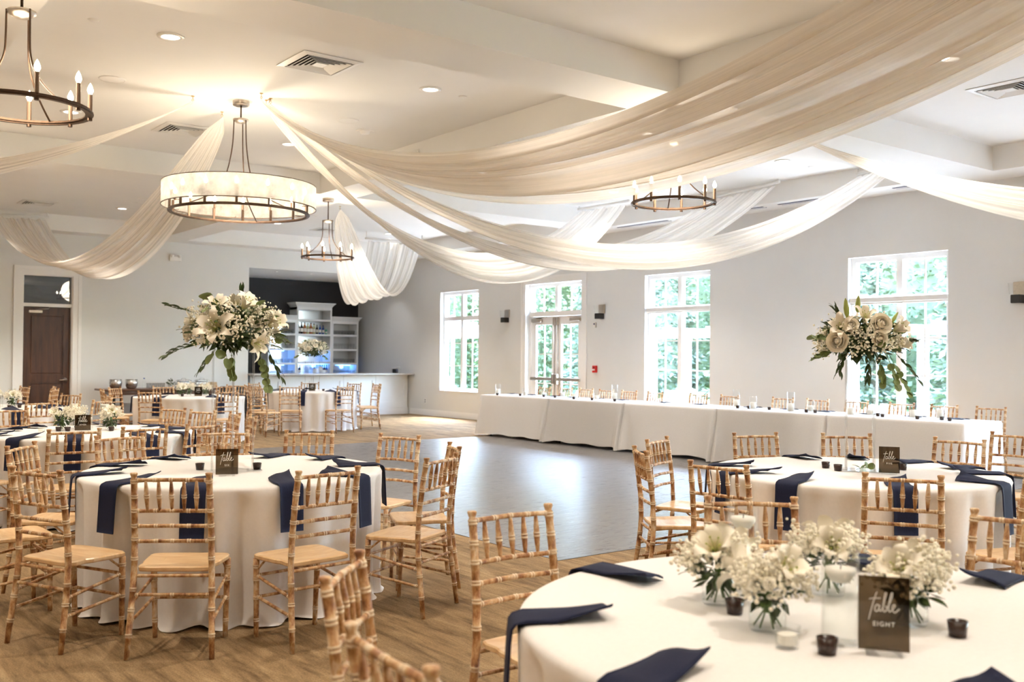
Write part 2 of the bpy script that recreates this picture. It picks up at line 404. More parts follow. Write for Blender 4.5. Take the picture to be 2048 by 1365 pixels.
def glazed_door():
    y0, y1, _, zt = DOOR; r = struct('door_2'); xa, xb = XG - .03, XG + .05
    fr = MB(); fr.box(xa, xb, y0, y0 + .07, 0, zt); fr.box(xa, xb, y1 - .07, y1, 0, zt); fr.box(xa, xb, y0 + .07, y1 - .07, zt - .07, zt); fr.box(xa - .06, xb, y0 + .07, y1 - .07, 2.36, 2.46)
    part('door_frame', fr, 'trim', r)
    cs = MB(); o = .16
    for e, q, t in ((0, .12, .014), (.12, o, .022)):
        cs.box(XW - t, XW, y0 - q, y0 - e, 0, zt + e); cs.box(XW - t, XW, y1 + e, y1 + q, 0, zt + e); cs.box(XW - t, XW, y0 - q, y1 + q, zt + e, zt + q)
    part('door_casing', cs, 'trim', r)
    yc = (y0 + y1) / 2
    part('mullion', MB().box(xa, xb, yc - .05, yc + .05, 2.46, zt - .07), 'trim', r)
    for a, b in ((y0 + .07, yc - .05), (yc + .05, y1 - .07)): lites(r, a, b, 2.46, zt - .07, 1)
    for s, (a, b) in ((-1, (y0 + .075, yc - .004)), (1, (yc + .004, y1 - .075))):
        lf = MB(); x0, x1 = XG - .022, XG + .022
        lf.box(x0, x1, a, a + .15, .01, 2.355); lf.box(x0, x1, b - .15, b, .01, 2.355); lf.box(x0, x1, a + .15, b - .15, .01, .28); lf.box(x0, x1, a + .15, b - .15, 2.18, 2.355)
        l = part('door_leaf', lf, 'trim', r)
        lites(l, a + .15, b - .15, .28, 2.18, 3)
        part('panic_bar', MB().bbox(x0 - .07, x0 - .035, a + .03, b - .03, .98, 1.05, .008), 'nickel', l)
        me = (b - .055) if s < 0 else (a + .055)
        part('panic_latch', MB().bbox(x0 - .08, x0, me - .035, me + .035, .9, 1.13, .01), 'nickel', l)
        part('latch_rod', MB().tube([(x0 - .02, me, .2), (x0 - .02, me, 2.33)], .012), 'nickel', l)
        part('rod_guide', MB().bbox(x0 - .045, x0 - .001, me - .03, me + .03, 2.16, 2.33, .008), 'nickel', l)
        cc = MB(); ca = a + .05 if s < 0 else b - .37
        cc.bbox(x0 - .065, x0 - .002, ca, ca + .32, 2.235, 2.31, .008); part('door_closer', cc, 'nickel', l)
        part('closer_arm', MB().tube([(x0 - .04, ca + .16, 2.32), (x0 - .12, ca + .3 * (-s), 2.335), (x0 - .05, ca + .16 - .4 * s * .5, 2.345)], .008, 6), 'nickel', l)
glazed_door()

def walnut_door():
    r = struct('door_1'); x0, x1, zt = 4.28, 5.23, 3.08; yl = YB + .11
    cs = MB()
    for e, q, t in ((0, .105, .022), (.105, .17, .034)):
        cs.box(x0 - q, x0 - e, YB - t, YB, 0, zt + e); cs.box(x1 + e, x1 + q, YB - t, YB, 0, zt + e); cs.box(x0 - q, x1 + q, YB - t, YB, zt + e, zt + q)
    part('door_casing', cs, 'trim', r)
    jm = MB(); jm.box(x0, x0 + .02, YB, YB + .2, 0, zt); jm.box(x1 - .02, x1, YB, YB + .2, 0, zt); jm.box(x0 + .02, x1 - .02, YB, YB + .2, zt - .02, zt); jm.box(x0 + .02, x1 - .02, YB + .02, YB + .2, 2.43, 2.50)
    part('door_frame', jm, 'trim', r)
    part('pane', MB().box(x0 + .02, x1 - .02, yl - .003, yl + .003, 2.5, zt - .02), glassmat('transom_glass', (.75, .78, .8), 4., .01), r)
    a, b = x0 + .024, x1 - .024
    lf = MB(); lf.box(a, b, yl, yl + .03, .01, 2.425)
    for q in ((a, a + .13, .01, 2.425), (b - .13, b, .01, 2.425), (a + .13, b - .13, 2.27, 2.425), (a + .13, b - .13, .88, 1.04), (a + .13, b - .13, .01, .24)): lf.box(q[0], q[1], yl - .018, yl, q[2], q[3])
    l = part('door_leaf', lf, 'walnut', r)
    pn = MB()
    for z0, z1 in ((.27, .85), (1.07, 2.24)): pn.bbox(a + .16, b - .16, yl - .01, yl, z0, z1, .008)
    part('door_panel', pn, 'walnut', l)
    h = MB(); h.lathe([(1e-4, 0), (.042, 0), (.042, .012), (.02, .02), (.02, .05), (1e-4, .05)], 16); 
    hm = h.mesh('h', M['nickel']); hm.transform(Matrix.Translation((b - .08, yl - .018, .93)) @ Matrix.Rotation(PI / 2, 4, 'X'))
    o = part('door_handle', hm, 'nickel', l)
    part('lever', MB().tube([(b - .08, yl - .06, .93), (b - .13, yl - .065, .93), (b - .2, yl - .06, .925)], .012), 'nickel', o)
    c = part('door_closer', MB().bbox(a + .1, a + .36, yl - .075, yl - .02, 2.30, 2.36, .008), 'nickel', l)
    part('closer_arm', MB().tube([(a + .24, yl - .05, 2.37), (a + .45, yl - .16, 2.39), (a + .5, yl - .03, 2.42)], .009, 6), 'nickel', c)
walnut_door()

# ------------------------------------------------------------------ ceiling fittings
def can(loc, label, power, lc, first=[None]):
    if first[0] is None:
        r = thing('ceiling_downlight', label, 'downlight', loc, 0, 'recessed downlights in the ceiling coffers')
        part('trim_ring', MB().lathe([(.075, -.001), (.082, -.012), (.115, -.008), (.118, 0), (.118, .0)], 28), 'metal_white', r)
        part('lens', MB().disc(.078, -.004, 24, up=False), 'can_lens', r)
        first[0] = r
    else: r = dup(first[0], loc, 0, label)
    lamp('downlight_lamp', 'SPOT', power, (0, 0, -.03), r, lc, .06, math.radians(100), .55)
ROWN = ['behind the camera', 'above the front tables', 'around the ring chandelier row', 'before the bar wall']
COLN = ['door-side', 'middle', 'window-side']
k = 0
for ci, (xa, xb) in enumerate(((-4.25, .98), (1.59, 6.82), (7.43, 12.73))):
    for ri, (ya, yb) in enumerate(((-7.6, -.95), (-.30, 6.36), (7.05, 13.74), (14.38, 21.28))):
        cx, cy_ = (xa + xb) / 2, (ya + yb) / 2
        for q, (dx, dy) in enumerate(((-1.35, -1.72), (1.35, -1.72), (-1.35, 1.72), (1.35, 1.72))):
            can((cx + dx, cy_ + dy, ZC), 'round recessed downlight, %s of four in the %s coffer %s' % (ORD[q], COLN[ci], ROWN[ri]), P_CAN * (1.1, 1.1, .62)[ci] * (1.45 if ri == 3 and ci < 2 else 1), ((1, .88, .73), (1, .90, .77), (1, .97, .93))[ci])
def vent(loc, label, first=[None]):
    if first[0] is None:
        r = thing('ceiling_vent', label, 'vent', loc, 0, 'square air diffusers in the coffers')
        def sq(a, b, z0, z1, zi):       # sloped square ring
            v = [];
            for h, z in ((a, z0), (b, z1), (b, z1 - .004), (a, z0 - .004)): v += [(-h, -h, z), (h, -h, z), (h, h, z), (-h, h, z)]
            f = []
            for t in range(4):
                for e in range(4): f.append((t * 4 + e, t * 4 + (e + 1) % 4, ((t + 1) % 4) * 4 + (e + 1) % 4, ((t + 1) % 4) * 4 + e))
            return MB().add(v, f)
        part('vent_frame', sq(.305, .245, -.004, -.016, 0), 'metal_white', r)
        part('duct', MB().box(-.25, .25, -.25, .25, -.004, -.001), 'vent_dark', r)
        for i, h in enumerate((.225, .185, .145, .105)): part('louver', sq(h, h - .030, -.020, -.006, 0), 'metal_white', r)
        part('louver', MB().box(-.06, .06, -.06, .06, -.018, -.012), 'metal_white', r)
        first[0] = r
    else: dup(first[0], loc, 0, label)
vent((4.24, 8.58, ZC), 'square louvred ceiling vent in front of the ring chandelier')
vent((4.18, 12.17, ZC), 'square louvred ceiling vent behind the ring chandelier')
vent((4.13, 19.87, ZC), 'square louvred ceiling vent above the walnut door drape')
vent((10.05, 19.86, ZC), 'square louvred ceiling vent in the coffer above the bar')
vent((10.15, 4.9, ZC), 'square louvred ceiling vent over the front window-side tables')
def disc_thing(name, label, cat, loc, r, h, mat, grp=None):
    o = thing(name, label, cat, loc, 0, grp); part('rim', MB().lathe([(r * .9, -h * .6), (r * .94, -h), (r, -h * .6), (r, 0)], 28), 'metal_white', o)
    part('grille', MB().lathe([(1e-4, -h * .75), (r * .5, -h * .72), (r * .9, -h * .6)], 28), mat, o); return o
for (x, y), d in (((5.54, 10.45), 'beside the sheer drapes near the ring chandelier'), ((2.84, 10.40), 'on the walnut door side of the ring chandelier'), ((5.55, 18.13), 'behind the ring chandelier shade'), ((8.79, 18.1), 'in the coffer over the bar')):
    disc_thing('ceiling_speaker', 'round white ceiling speaker ' + d, 'speaker', (x, y, ZC), .13, .01, 'ceil', 'round ceiling speakers')
for (x, y), d in (((5.98, 8.70), 'beside a downlight near the coffer edge'), ((2.21, 8.65), 'above the candle chandelier at the picture edge'), ((5.51, 18.6), 'in the coffer before the walnut door wall'), ((12.07, 8.67), 'near the drape rods on the window side')):
    o = thing('sprinkler_cover', 'small round white sprinkler cover ' + d, 'sprinkler', (x, y, ZC), 0, 'sprinkler covers')
    part('cover_plate', MB().lathe([(1e-4, -.008), (.04, -.008), (.043, 0)], 20), 'metal_white', o); part('collar', MB().lathe([(.044, 0), (.05, -.003), (.053, 0)], 20), 'metal_white', o)
o = thing('smoke_detector', 'white smoke detector on the coffer ceiling among the drapes', 'detector', (5.95, 10.78, ZC))
part('base', MB().box(-.09, .09, -.06, .06, -.012, 0), 'metal_white', o); part('sensor_dome', MB().lathe([(1e-4, -.05), (.05, -.045), (.065, -.012)], 20), 'metal_white', o)
for i, (ya, yb) in enumerate(((12.3, 13.6), (10.2, 11.7), (8.55, 9.9), (6.95, 7.9))):
    o = thing('slot_vent', 'dark twin slot air vent in the soffit above the windows, %s from the bar' % ORD[i], 'vent', (12.93, (ya + yb) / 2, ZS), 0, 'slot vents above the windows')
    L = (yb - ya) / 2
    part('slot', MB().box(-.02, .02, -L, L, -.006, -.001), 'slot', o); part('slot', MB().box(.07, .10, -L, L, -.006, -.001), 'slot', o); part('slot_frame', MB().box(.022, .068, -L, L, -.008, -.001), 'metal_white', o)
o = thing('wall_grille', 'small white grille on the tan coffer side above the drapes', 'grille', (6.80, 11.0, 4.1)); part('grille_frame', MB().bbox(-.012, 0, -.12, .12, -.07, .07), 'metal_white', o)
for i in range(4): part('louver', MB().box(-.018, -.012, -.1, .1, -.055 + i * .03, -.04 + i * .03), 'metal_white', o)

# ------------------------------------------------------------------ chandeliers
def candle(root, x, y, z, hs=.12, s=1.):
    c = part('candle', MB().cyl(.014 * s, 0, hs, 10), 'sleeve', root, loc=(x, y, z))
    part('bulb', MB().lathe([(1e-4, 0), (.010 * s, .004), (.019 * s, .022), (.018 * s, .036), (.010 * s, .058), (1e-4, .075)], 10), 'bulb', c, loc=(0, 0, hs))
def ring_mb(r, z, t=.03, h=.02, n=48):
    return MB().lathe([(r - t / 2, z - h / 2), (r + t / 2, z - h / 2), (r + t / 2, z + h / 2), (r - t / 2, z + h / 2), (r - t / 2, z - h / 2)], n, smooth=False)
def smooth(pl, k=5):
    out = []; n = len(pl)
    for i in range(n - 1):
        p0, p1, p2, p3 = (pl[max(0, i - 1)], pl[i], pl[i + 1], pl[min(n - 1, i + 2)])
        for j in range(k):
            t = j / k; out.append(tuple(.5 * ((2 * p1[a]) + (-p0[a] + p2[a]) * t + (2 * p0[a] - 5 * p1[a] + 4 * p2[a] - p3[a]) * t * t + (-p0[a] + 3 * p1[a] - 3 * p2[a] + p3[a]) * t ** 3) for a in (0, 1)))
    out.append(pl[-1]); return out
def chandelier(loc, D, drop, hubz, nc, nr, label, name, shade=False, power=50, ph=0.):
    r = thing(name, label, 'chandelier', loc, 0, None if shade else 'candle chandeliers at the beam crossings')
    R_ = D / 2; zb = -drop
    part('canopy', MB().lathe([(1e-4, -.05), (.085, -.05), (.09, -.045), (.09, 0)], 24), 'nickel', r)
    part('stem', MB().tube([(0, 0, -.05), (0, 0, hubz)], .009), 'bronze', r)
    hb = MB().lathe([(1e-4, hubz - .045), (.05, hubz - .04), (.085, hubz - .015), (.085, hubz), (1e-4, hubz + .01)], 20)
    part('hub', hb, 'nickel', r)
    for i in range(nr):
        a = 2 * PI * i / nr + ph; c, s = math.cos(a), math.sin(a); pts = []
        L = hubz - zb
        prof = ((0, .075), (.25, .085), (.45, .115), (.6, .155), (.71, .205), (.85, .36), (1.0, R_ - .015)) if shade else ((0, .085), (.3, .087), (.45, .094), (.6, .125), (.75, .195), (.88, .285), (1.0, R_ - .01))
        sm = [(c * rq, s * rq, hubz - L * t) for t, rq in smooth(prof, 4)]
        part('support_rod', MB().tube(sm, .0065, 6), 'bronze', r)
    part('ring', ring_mb(R_, zb, .026, .026), 'bronze', r)
    part('lower_ring', ring_mb(R_ - .004, zb - .0, .05, .008), 'bronze', r)
    for i in range(nc):
        a = 2 * PI * (i + .5) / nc + ph; x, y = R_ * math.cos(a), R_ * math.sin(a)
        if shade:
            part('post', MB().box(x - .011, x + .011, y - .011, y + .011, zb + .01, zb + .14), 'bronze', r); candle(r, x * .97, y * .97, zb + .14, .07)
        else:
            part('post', MB().cyl(.0145, zb - .03, zb + .013, 8, (x, y)), 'bronze', r); candle(r, x, y, zb + .013, .125)
    if shade:
        part('drum_shade', MB().grid(lambda u, v: (.82 * math.cos(2 * PI * u), .82 * math.sin(2 * PI * u), zb + .06 + v * .245), 64, 3, closed_u=True, uv=True), 'shade', r)
        for z in (.06, .305): part('shade_rim', ring_mb(.82, zb + z, .008, .008, 64), 'bronze', r)
        for i in range(6):
            a = 2 * PI * i / 6 + .2; part('shade_bracket', MB().tube([(R_ * .99 * math.cos(a), R_ * .99 * math.sin(a), zb + .06), (.818 * math.cos(a), .818 * math.sin(a), zb + .062)], .004, 6), 'bronze', r)
    lamp('chandelier_lamp', 'POINT', power, (0, 0, zb + .22), r, WARM, .3)
    return r
chandelier((4.205, 10.41, ZC), 1.47, 1.235, -.20, 14, 3, 'large ring chandelier with a white drum shade over the hall', 'ring_chandelier', True, P_BIG, .916)
chandelier((1.285, 6.705, ZS), .80, .95, -.345, 9, 3, 'candle chandelier hanging close above the chairs by the carpet side', 'candle_chandelier', False, P_SMALL, .9)
chandelier((7.125, 6.705, ZS), .79, .95, -.345, 9, 3, 'candle chandelier hanging over the dance floor before the windows', 'candle_chandelier', False, P_SMALL, .9)
chandelier((7.125, 14.06, ZS), .79, .93, -.345, 9, 3, 'candle chandelier hanging in front of the bar alcove', 'candle_chandelier', False, P_SMALL, .9)
for p, d in (((1.285, 14.06, ZS), 'candle chandelier beyond the picture edge at the walnut door side'), ((1.285, -.62, ZS), 'candle chandelier behind the camera at the carpet side'), ((7.125, -.62, ZS), 'candle chandelier behind the camera at the dance floor side')):
    chandelier(p, .79, .93, -.345, 9, 3, d, 'candle_chandelier', False, P_SMALL, .1)

# ------------------------------------------------------------------ sheer swags
def swag(label, short, H, lo, up, nu=44, nt=46, pl=6, seed=0, rod=True, hook=True, amp=.035, ex=.5):
    rr = random.Random(seed); (R0, s0), (R1, s1) = lo, up
    H = Vector(H); R0 = Vector(R0); R1 = Vector(R1); dv = (R0 + R1) / 2 - H; dv.z = 0; H = H + dv.normalized() * .17; ax = (R1 - R0); W = ax.length; axn = ax.normalized()
    ph = [rr.uniform(0, 6.28) for _ in range(4)]
    def fn(u, v):
        e = v
        c = H + axn * (u - .5) * .035 + Vector((0, 0, (u - .5) * .03))
        P = c.lerp((R0 + R1) / 2, e) + ax * (u - .5) * e ** ex
        s = s0 + (s1 - s0) * u
        P.z -= 4 * s * e * (1 - e)
        T = (R0 + ax * u - H); T.z += 4 * s * (2 * e - 1); T.normalize()
        N = T.cross(axn).normalized()
        k = math.sin(2 * PI * (pl * u) + ph[0] + 1.5 * e) + .6 * math.sin(2 * PI * (pl * 1.73) * u + ph[1] - 2 * e) + .5 * math.sin(2 * PI * pl * .45 * u + ph[2])
        a = amp * min(1, .06 + 2.2 * e) * (1 - .55 * e ** 6)
        return P + N * k * a
    o = part('sheer_drape', MB().grid(fn, nu, nt, uv=True), 'sheer')
    tag(o, label, 'drape', 'sheer ceiling drapes')
    hk = thing('drape_hook', 'small brass ceiling hook holding ' + short, 'hook', (H.x, H.y, H.z + .07), 0, 'brass drape hooks')
    part('eye', MB().tube([(.0, 0, 0), (0, 0, -.03), (.012, 0, -.045), (0, 0, -.06), (-.012, 0, -.045), (0, 0, -.032)], .003, 6), 'gold', hk); part('mount_plate', MB().cyl(.018, -.006, 0, 12), 'gold', hk)
    if rod:
        d = axn * .06; t = thing('drape_rod', 'slim white rod that carries ' + short, 'rod', (R0 + R1) / 2 + Vector((0, 0, .055)), 0, 'drape rods on the ceiling edge')
        hw = W / 2 + .06
        part('rod', MB().tube([tuple(-axn * hw), tuple(axn * hw)], .022, 10), 'metal_white', t)
        for sg in (-1, 1):
            q = axn * (hw - .03) * sg; zc = ZC - (R0.z + R1.z) / 2 - .055
            part('bracket', MB().tube([tuple(q), tuple(q + Vector((0, 0, zc)))], .012, 8), 'metal_white', t)
    return o
hc = (4.24, 10.12, 4.20); hb = (4.22, 10.83, 4.20); ha = (3.88, 10.52, 4.20); h7 = (7.6, 14.65, 3.90); h6 = (7.6, 6.45, 3.90)
swag('sheer drape sweeping low to the rod beside the bar corner', 'the drape ending beside the bar corner', hc, ((12.18, 12.583, 4.19), 1.66), ((11.925, 13.517, 4.14), 1.175), seed=1, ex=.46)
swag('sheer drape behind the others, to the rod over the glazed double door', 'the drape ending over the glazed door', hc, ((12.55, 9.643, 4.17), 1.567), ((12.62, 11.122, 4.11), 1.178), seed=2, ex=.54)
swag('long sheer drape reaching the soffit between the second and third windows', 'the drape ending between the second and third windows', hc, ((12.55, 7.596, 4.17), 1.585), ((12.62, 8.234, 4.12), 1.256), seed=3, ex=.54)
swag('broad sheer drape sweeping overhead toward the camera', 'the drape sweeping over the camera', hc, ((4.924, -.20, 4.0), 1.44), ((3.896, -.20, 4.2), 1.353), nu=64, nt=60, pl=5, seed=4, amp=.06)
swag('sheer drape leaving the dance floor chandelier toward the near windows', 'the drape over the near windows', h6, ((12.62, -.40, 4.06), 1.40), ((12.62, .10, 4.06), .99), seed=6, ex=.34)
swag('sheer drape hanging deep in front of the dark bar wall', 'the deep drape before the dark bar wall', h7, ((10.85, 19.473, 4.05), 1.5), ((12.172, 19.352, 4.05), 1.24), seed=7)
swag('sheer drape dipping in front of the walnut door', 'the drape before the walnut door', hb, ((3.556, 21.18, 4.10), 1.222), ((4.552, 21.18, 4.13), 1.473), seed=8, ex=.42)
swag('sheer drape running across to the wall beside the candle chandelier', 'the drape reaching the door-side wall', ha, ((-4.12, 11.26, 4.13), 1.108), ((-4.12, 10.6, 4.1), 1.337), seed=9, ex=.4)
# ------------------------------------------------------------------ chiavari chairs (one built, the rest copied)
def turned(path, r, rings, n=8, taper=None, end=None):
    """bamboo-turned rod along path; rings: arc fractions with raised double rings; taper(t) scales the radius"""
    P = [Vector(p) for p in path]; L = [0]
    for a, b in zip(P, P[1:]): L.append(L[-1] + (b - a).length)
    T = L[-1]
    def at(t):
        d = t * T
        for i in range(len(P) - 1):
            if d <= L[i + 1] + 1e-9: return P[i].lerp(P[i + 1], (d - L[i]) / (L[i + 1] - L[i]))
        return P[-1]
    w = .0042 / T; ts = {0.0: 1, 1.0: 1}
    for i in range(1, 8): ts[i / 8] = 1
    for g in rings:
        for k in (-1, 1):
            c = g + k * 1.35 * w
            for q, s in ((-1.2, 1), (-.6, 1.16), (.6, 1.16), (1.2, 1)): ts[max(0, min(1, c + q * w))] = s
    tt = sorted(ts); rad = [r * ts[t] * (taper(t) if taper else 1) for t in tt]; pts = [at(t) for t in tt]
    lm = [1.0 if ts[t] > 1.1 else 0.0 for t in tt]
    if end: pts += [Vector(p) for p, _ in end]; rad += [q for _, q in end]; lm += [.0] * len(end)
    mb = MB().tube(pts, rad, n); mb.lime = [q for q in lm for _ in range(n)]; return mb
def build_chair(label):
    c = thing('chiavari_chair', label, 'chair')
    # seat: rounded shield with a dished top
    out = []
    for (x, y) in ((.055, .0), (.055, .10), (.062, .168), (.10, .182), (.16, .178), (.20, .190), (.30, .199), (.36, .203), (.39, .196), (.405, .17), (.411, .10), (.411, 0)): out.append((x, y))
    out += [(x, -y) for x, y in out[-2:0:-1]]
    sm = MB(); n = len(out); cx, cy_ = .25, 0
    rings_ = [(.97, .412), (1.0, .418), (1.0, .432), (.97, .4375), (.80, .436), (.5, .432)]
    vs = []
    for s, z in rings_:
        for x, y in out: vs.append((cx + (x - cx) * s, cy_ + (y - cy_) * s, z))
    fs = [tuple(range(n - 1, -1, -1)), tuple(range(5 * n, 6 * n))]
    for j in range(5):
        for k in range(n): fs.append((j * n + k, j * n + (k + 1) % n, (j + 1) * n + (k + 1) % n, (j + 1) * n + k))
    sm.add(vs, fs); part('seat', sm, 'seat', c)
    for s in (-1, 1):
        path = [(.0, s * .203, 0), (.018, s * .197, .14), (.040, s * .190, .30), (.050, s * .186, .43), (.044, s * .184, .58), (.022, s * .181, .76), (.003, s * .179, .875)]
        fin = [((.002, s * .179, .879), .0125), ((.001, s * .179, .889), .0155), ((0, s * .179, .899), .0185), ((0, s * .179, .904), .0165), ((0, s * .179, .905), .004)]
        part('back_post', turned(path, .0158, (.13, .27, .38, .55, .66, .735, .82, .90, .985), taper=lambda t: .82 + .18 * min(1, t / .18), end=fin), 'chair', c)
        part('front_leg', turned([(.378, s * .190, .414), (.384, s * .184, .2), (.388, s * .180, 0)], .0165, (.10, .26, .50, .78), taper=lambda t: 1.02 - .22 * t), 'chair', c)
        part('side_stretcher', turned([(.033, s * .192, .265), (.380, s * .186, .325)], .0085, (.07, .93), 6), 'chair', c)
        part('side_stretcher', turned([(.023, s * .195, .175), (.384, s * .184, .215)], .0085, (.07, .93), 6), 'chair', c)
        part('seat_bracket', turned([(.30, s * .184, .414), (.380, s * .184, .352)], .006, (), 6), 'chair', c)
    part('back_stretcher', turned([(.041, -.19, .305), (.041, .19, .305)], .0085, (.05, .5, .95), 6), 'chair', c)
    part('front_stretcher', turned([(.381, -.185, .325), (.381, .185, .325)], .0085, (.05, .95), 6), 'chair', c)
    part('front_stretcher', turned([(.384, -.183, .21), (.384, .183, .21)], .0085, (.05, .95), 6), 'chair', c)
    part('seat_rail', turned([(.052, -.186, .395), (.052, .186, .395)], .009, (), 6), 'chair', c)
    for z, x, nm in ((.868, .005, 'top_rail'), (.715, .028, 'back_rail'), (.640, .038, 'back_rail'), (.565, .045, 'back_rail')):
        part(nm, turned([(x, -.178, z), (x - .012, 0, z + .003), (x, .178, z)], .0098, (.035, .28, .5, .72, .965), 7), 'chair', c)
    for i in range(5):
        y = (i - 2) * .0605
        part('spindle', turned([(.017, y * .97, .718), (-.005, y, .866)], .0105, (.48,), 7, taper=lambda t: .62 + .5 * math.sin(PI * min(1, max(0, t))) ** 1.3), 'chair', c)
    return c
CHAIRS = {
'A':('T1',1.165,5.405,25),'B':('T1',1.386,6.876,-37),'C':('T1',1.637,4.844,56),'D':('T1',2.341,4.611,97),'E':('T1',3.150,4.880,118),'F':('T1',3.630,5.420,156),'G':('T1',3.794,6.298,-160),'H':('T1',3.403,6.989,-131),'I':('T1',2.092,7.311,-74),'M':('T1',2.861,7.349,-118),'W':('T1',.98,6.30,2),
'BA':('T2',4.534,4.497,-33),'BB':('T2',5.210,5.013,-69),'BC':('T2',6.227,4.965,-114),'BD':('T2',4.291,3.662,9),'BE':('T2',6.805,4.551,-133),'BF':('T2',7.109,3.799,-174),'BG':('T2',4.654,2.794,33),'BH':('T2',5.34,2.35,72),'BI':('T2',8.050,3.840,-177),
'BJ':('T3',3.304,2.654,-130),'CA':('T3',2.315,2.976,-92),'CB':('T3',1.311,2.471,-43),'CC':('T3',1.020,1.730,-4),'BK':('T3',3.780,1.780,-173),
'J':('T4',2.498,8.078,97),'K':('T4',1.958,8.05,86),'L':('T4',3.02,8.17,110),'R1':('T4',3.62,10.74,-158),'R2':('T4',3.70,10.12,-160),'R3':('T4',3.85,9.58,172),'R4':('T4',3.80,9.01,166),'V':('T4',2.12,11.35,-82),'N':('T4',1.26,8.86,30),
'X':('T5',4.922,15.742,45),'Y':('T5',6.048,15.396,97),'Z':('T5',5.924,18.136,-90),'AA':('T5',6.992,17.866,-134),'Q':('T5',4.989,17.742,-47),'AB':('T5',7.42,18.45,-135),'Q2':('T5',4.52,16.9,-8),
'AC':('T6',7.972,17.218,60),'AD':('T6',8.975,16.94,97),'AE':('T6',9.51,19.52,-118),'AF':('T6',10.197,18.844,-157),'AG':('T6',10.327,18.10,172),'AH':('T6',8.249,19.471,-59),'AI':('T6',7.469,17.733,23),'AJ':('T6',7.22,16.95,25),'AG2':('T6',10.02,17.62,150),
'R':('T7',2.756,12.87,100),'S':('T7',3.56,15.11,-149),'P':('T7',3.50,13.05,130),'P2':('T7',3.96,14.45,178),
'T':('T8',4.15,18.46,172),'U':('T8',3.78,18.95,-168),'TT':('T8',3.92,17.40,150)}
TABLES = {'T1':(2.40,5.97),'T2':(5.65,3.72),'T3':(2.42,1.62),'T4':(2.45,9.55),'T5':(5.92,16.75),'T6':(8.94,18.30),'T7':(2.50,14.35),'T8':(2.30,18.60)}
TD = {'T1':'the tall lily bouquet table','T2':'the tall rose bouquet table','T3':'the front low-flower table','T4':'the table card seven table','T5':'the low-flower table before the buffet','T6':'the tall bouquet table before the bar','T7':'the low-flower table before the walnut door','T8':'the far table by the walnut door'}
proto = build_chair('x'); made = 0
BYT = {}
for k_, v in CHAIRS.items(): BYT.setdefault(v[0], []).append(k_)
def clockwise(t, keys, pos):
    c = TABLES[t]
    return sorted(keys, key=lambda q: -(math.atan2(pos(q)[1] - c[1], pos(q)[0] - c[0]) + 0.0))
def pose(x, y, yaw):
    d = (yaw - math.degrees(math.atan2(y, x)) + 180) % 360 - 180
    return 'seen from behind' if abs(d) < 50 else ('facing the camera' if abs(d) > 125 else 'seen side-on')
for t in TABLES:
    for i, q in enumerate(clockwise(t, BYT[t], lambda q: CHAIRS[q][1:3])):
        _, x, y, yw = CHAIRS[q]; ddx, ddy = x - TABLES[t][0], y - TABLES[t][1]; dr = math.hypot(ddx, ddy)
        if dr < 1.395: x = TABLES[t][0] + ddx * 1.395 / dr; y = TABLES[t][1] + ddy * 1.395 / dr
        lb = 'limewashed chair %s, %s clockwise at %s' % (pose(x, y, yw), ORD[i], TD[t])
        g = 'limewashed chairs at the round tables'
        if not made: proto.location = (x, y, 0); proto.rotation_euler = (0, 0, math.radians(yw)); proto['label'] = lb; proto['group'] = g; made = 1
        else: dup(proto, (x, y, 0), math.radians(yw), lb, g)
HY = (15.10, 14.48, 13.89, 13.30, 12.70, 12.06, 11.10, 10.42, 9.42, 8.80, 8.17, 7.47, 6.83, 6.22)
for i, y in enumerate(HY):
    dup(proto, (12.42 + R.uniform(-.03, .05), y, 0), PI + R.uniform(-.05, .05), 'limewashed chair behind the long white head table, %s from the bar end' % ORD[i], 'limewashed chairs behind the head table')

# ------------------------------------------------------------------ round tables, linens, napkins
TH = .765
RT = .915
def cloth_round(seed):
    rr = random.Random(seed); nf = 23
    ph = [rr.uniform(0, 6.28) for _ in range(6)]; am = [rr.uniform(.6, 1.3) for _ in range(nf)]
    def fold(a):
        f = a / (2 * PI) * nf; i = int(f) % nf; q = f - int(f); m_ = am[i] * (1 - q) + am[(i + 1) % nf] * q
        return m_ * (math.sin(nf * a + 1.2 * math.sin(3 * a + ph[0]) + ph[1])) + .5 * math.sin(11 * a + ph[2])
    NU = 230
    prof = [(.0, TH), (.25, TH), (.5, TH), (.75, TH), (.86, TH), (.895, TH - .002), (.908, TH - .008), (RT, TH - .022), (RT + .001, TH - .06), (RT + .0, .62), (RT - .002, .48), (RT - .002, .34), (RT + .0, .20), (RT + .002, .09), (RT + .006, .03), (RT + .016, .012), (RT + .024, .004)]
    NV = len(prof) - 1
    def fn(u, v):
        j = int(round(v * NV)); r, z = prof[j]; a = 2 * PI * u
        if j >= 8:
            e = (TH - z) / TH; fo = max(0, .5 - .42 * fold(a)); r -= .115 * e ** .5 * fo ** 1.9 + .004 * e
            if j >= NV - 1: z = max(.003, z + .012 * (1 + fold(a * 1.0 + .4)) * .5); r += .006 * math.sin(17 * a + ph[3])
        if j == 0: r = 1e-4
        return (r * math.cos(a), r * math.sin(a), z)
    return MB().grid(fn, NU, NV, closed_u=True)
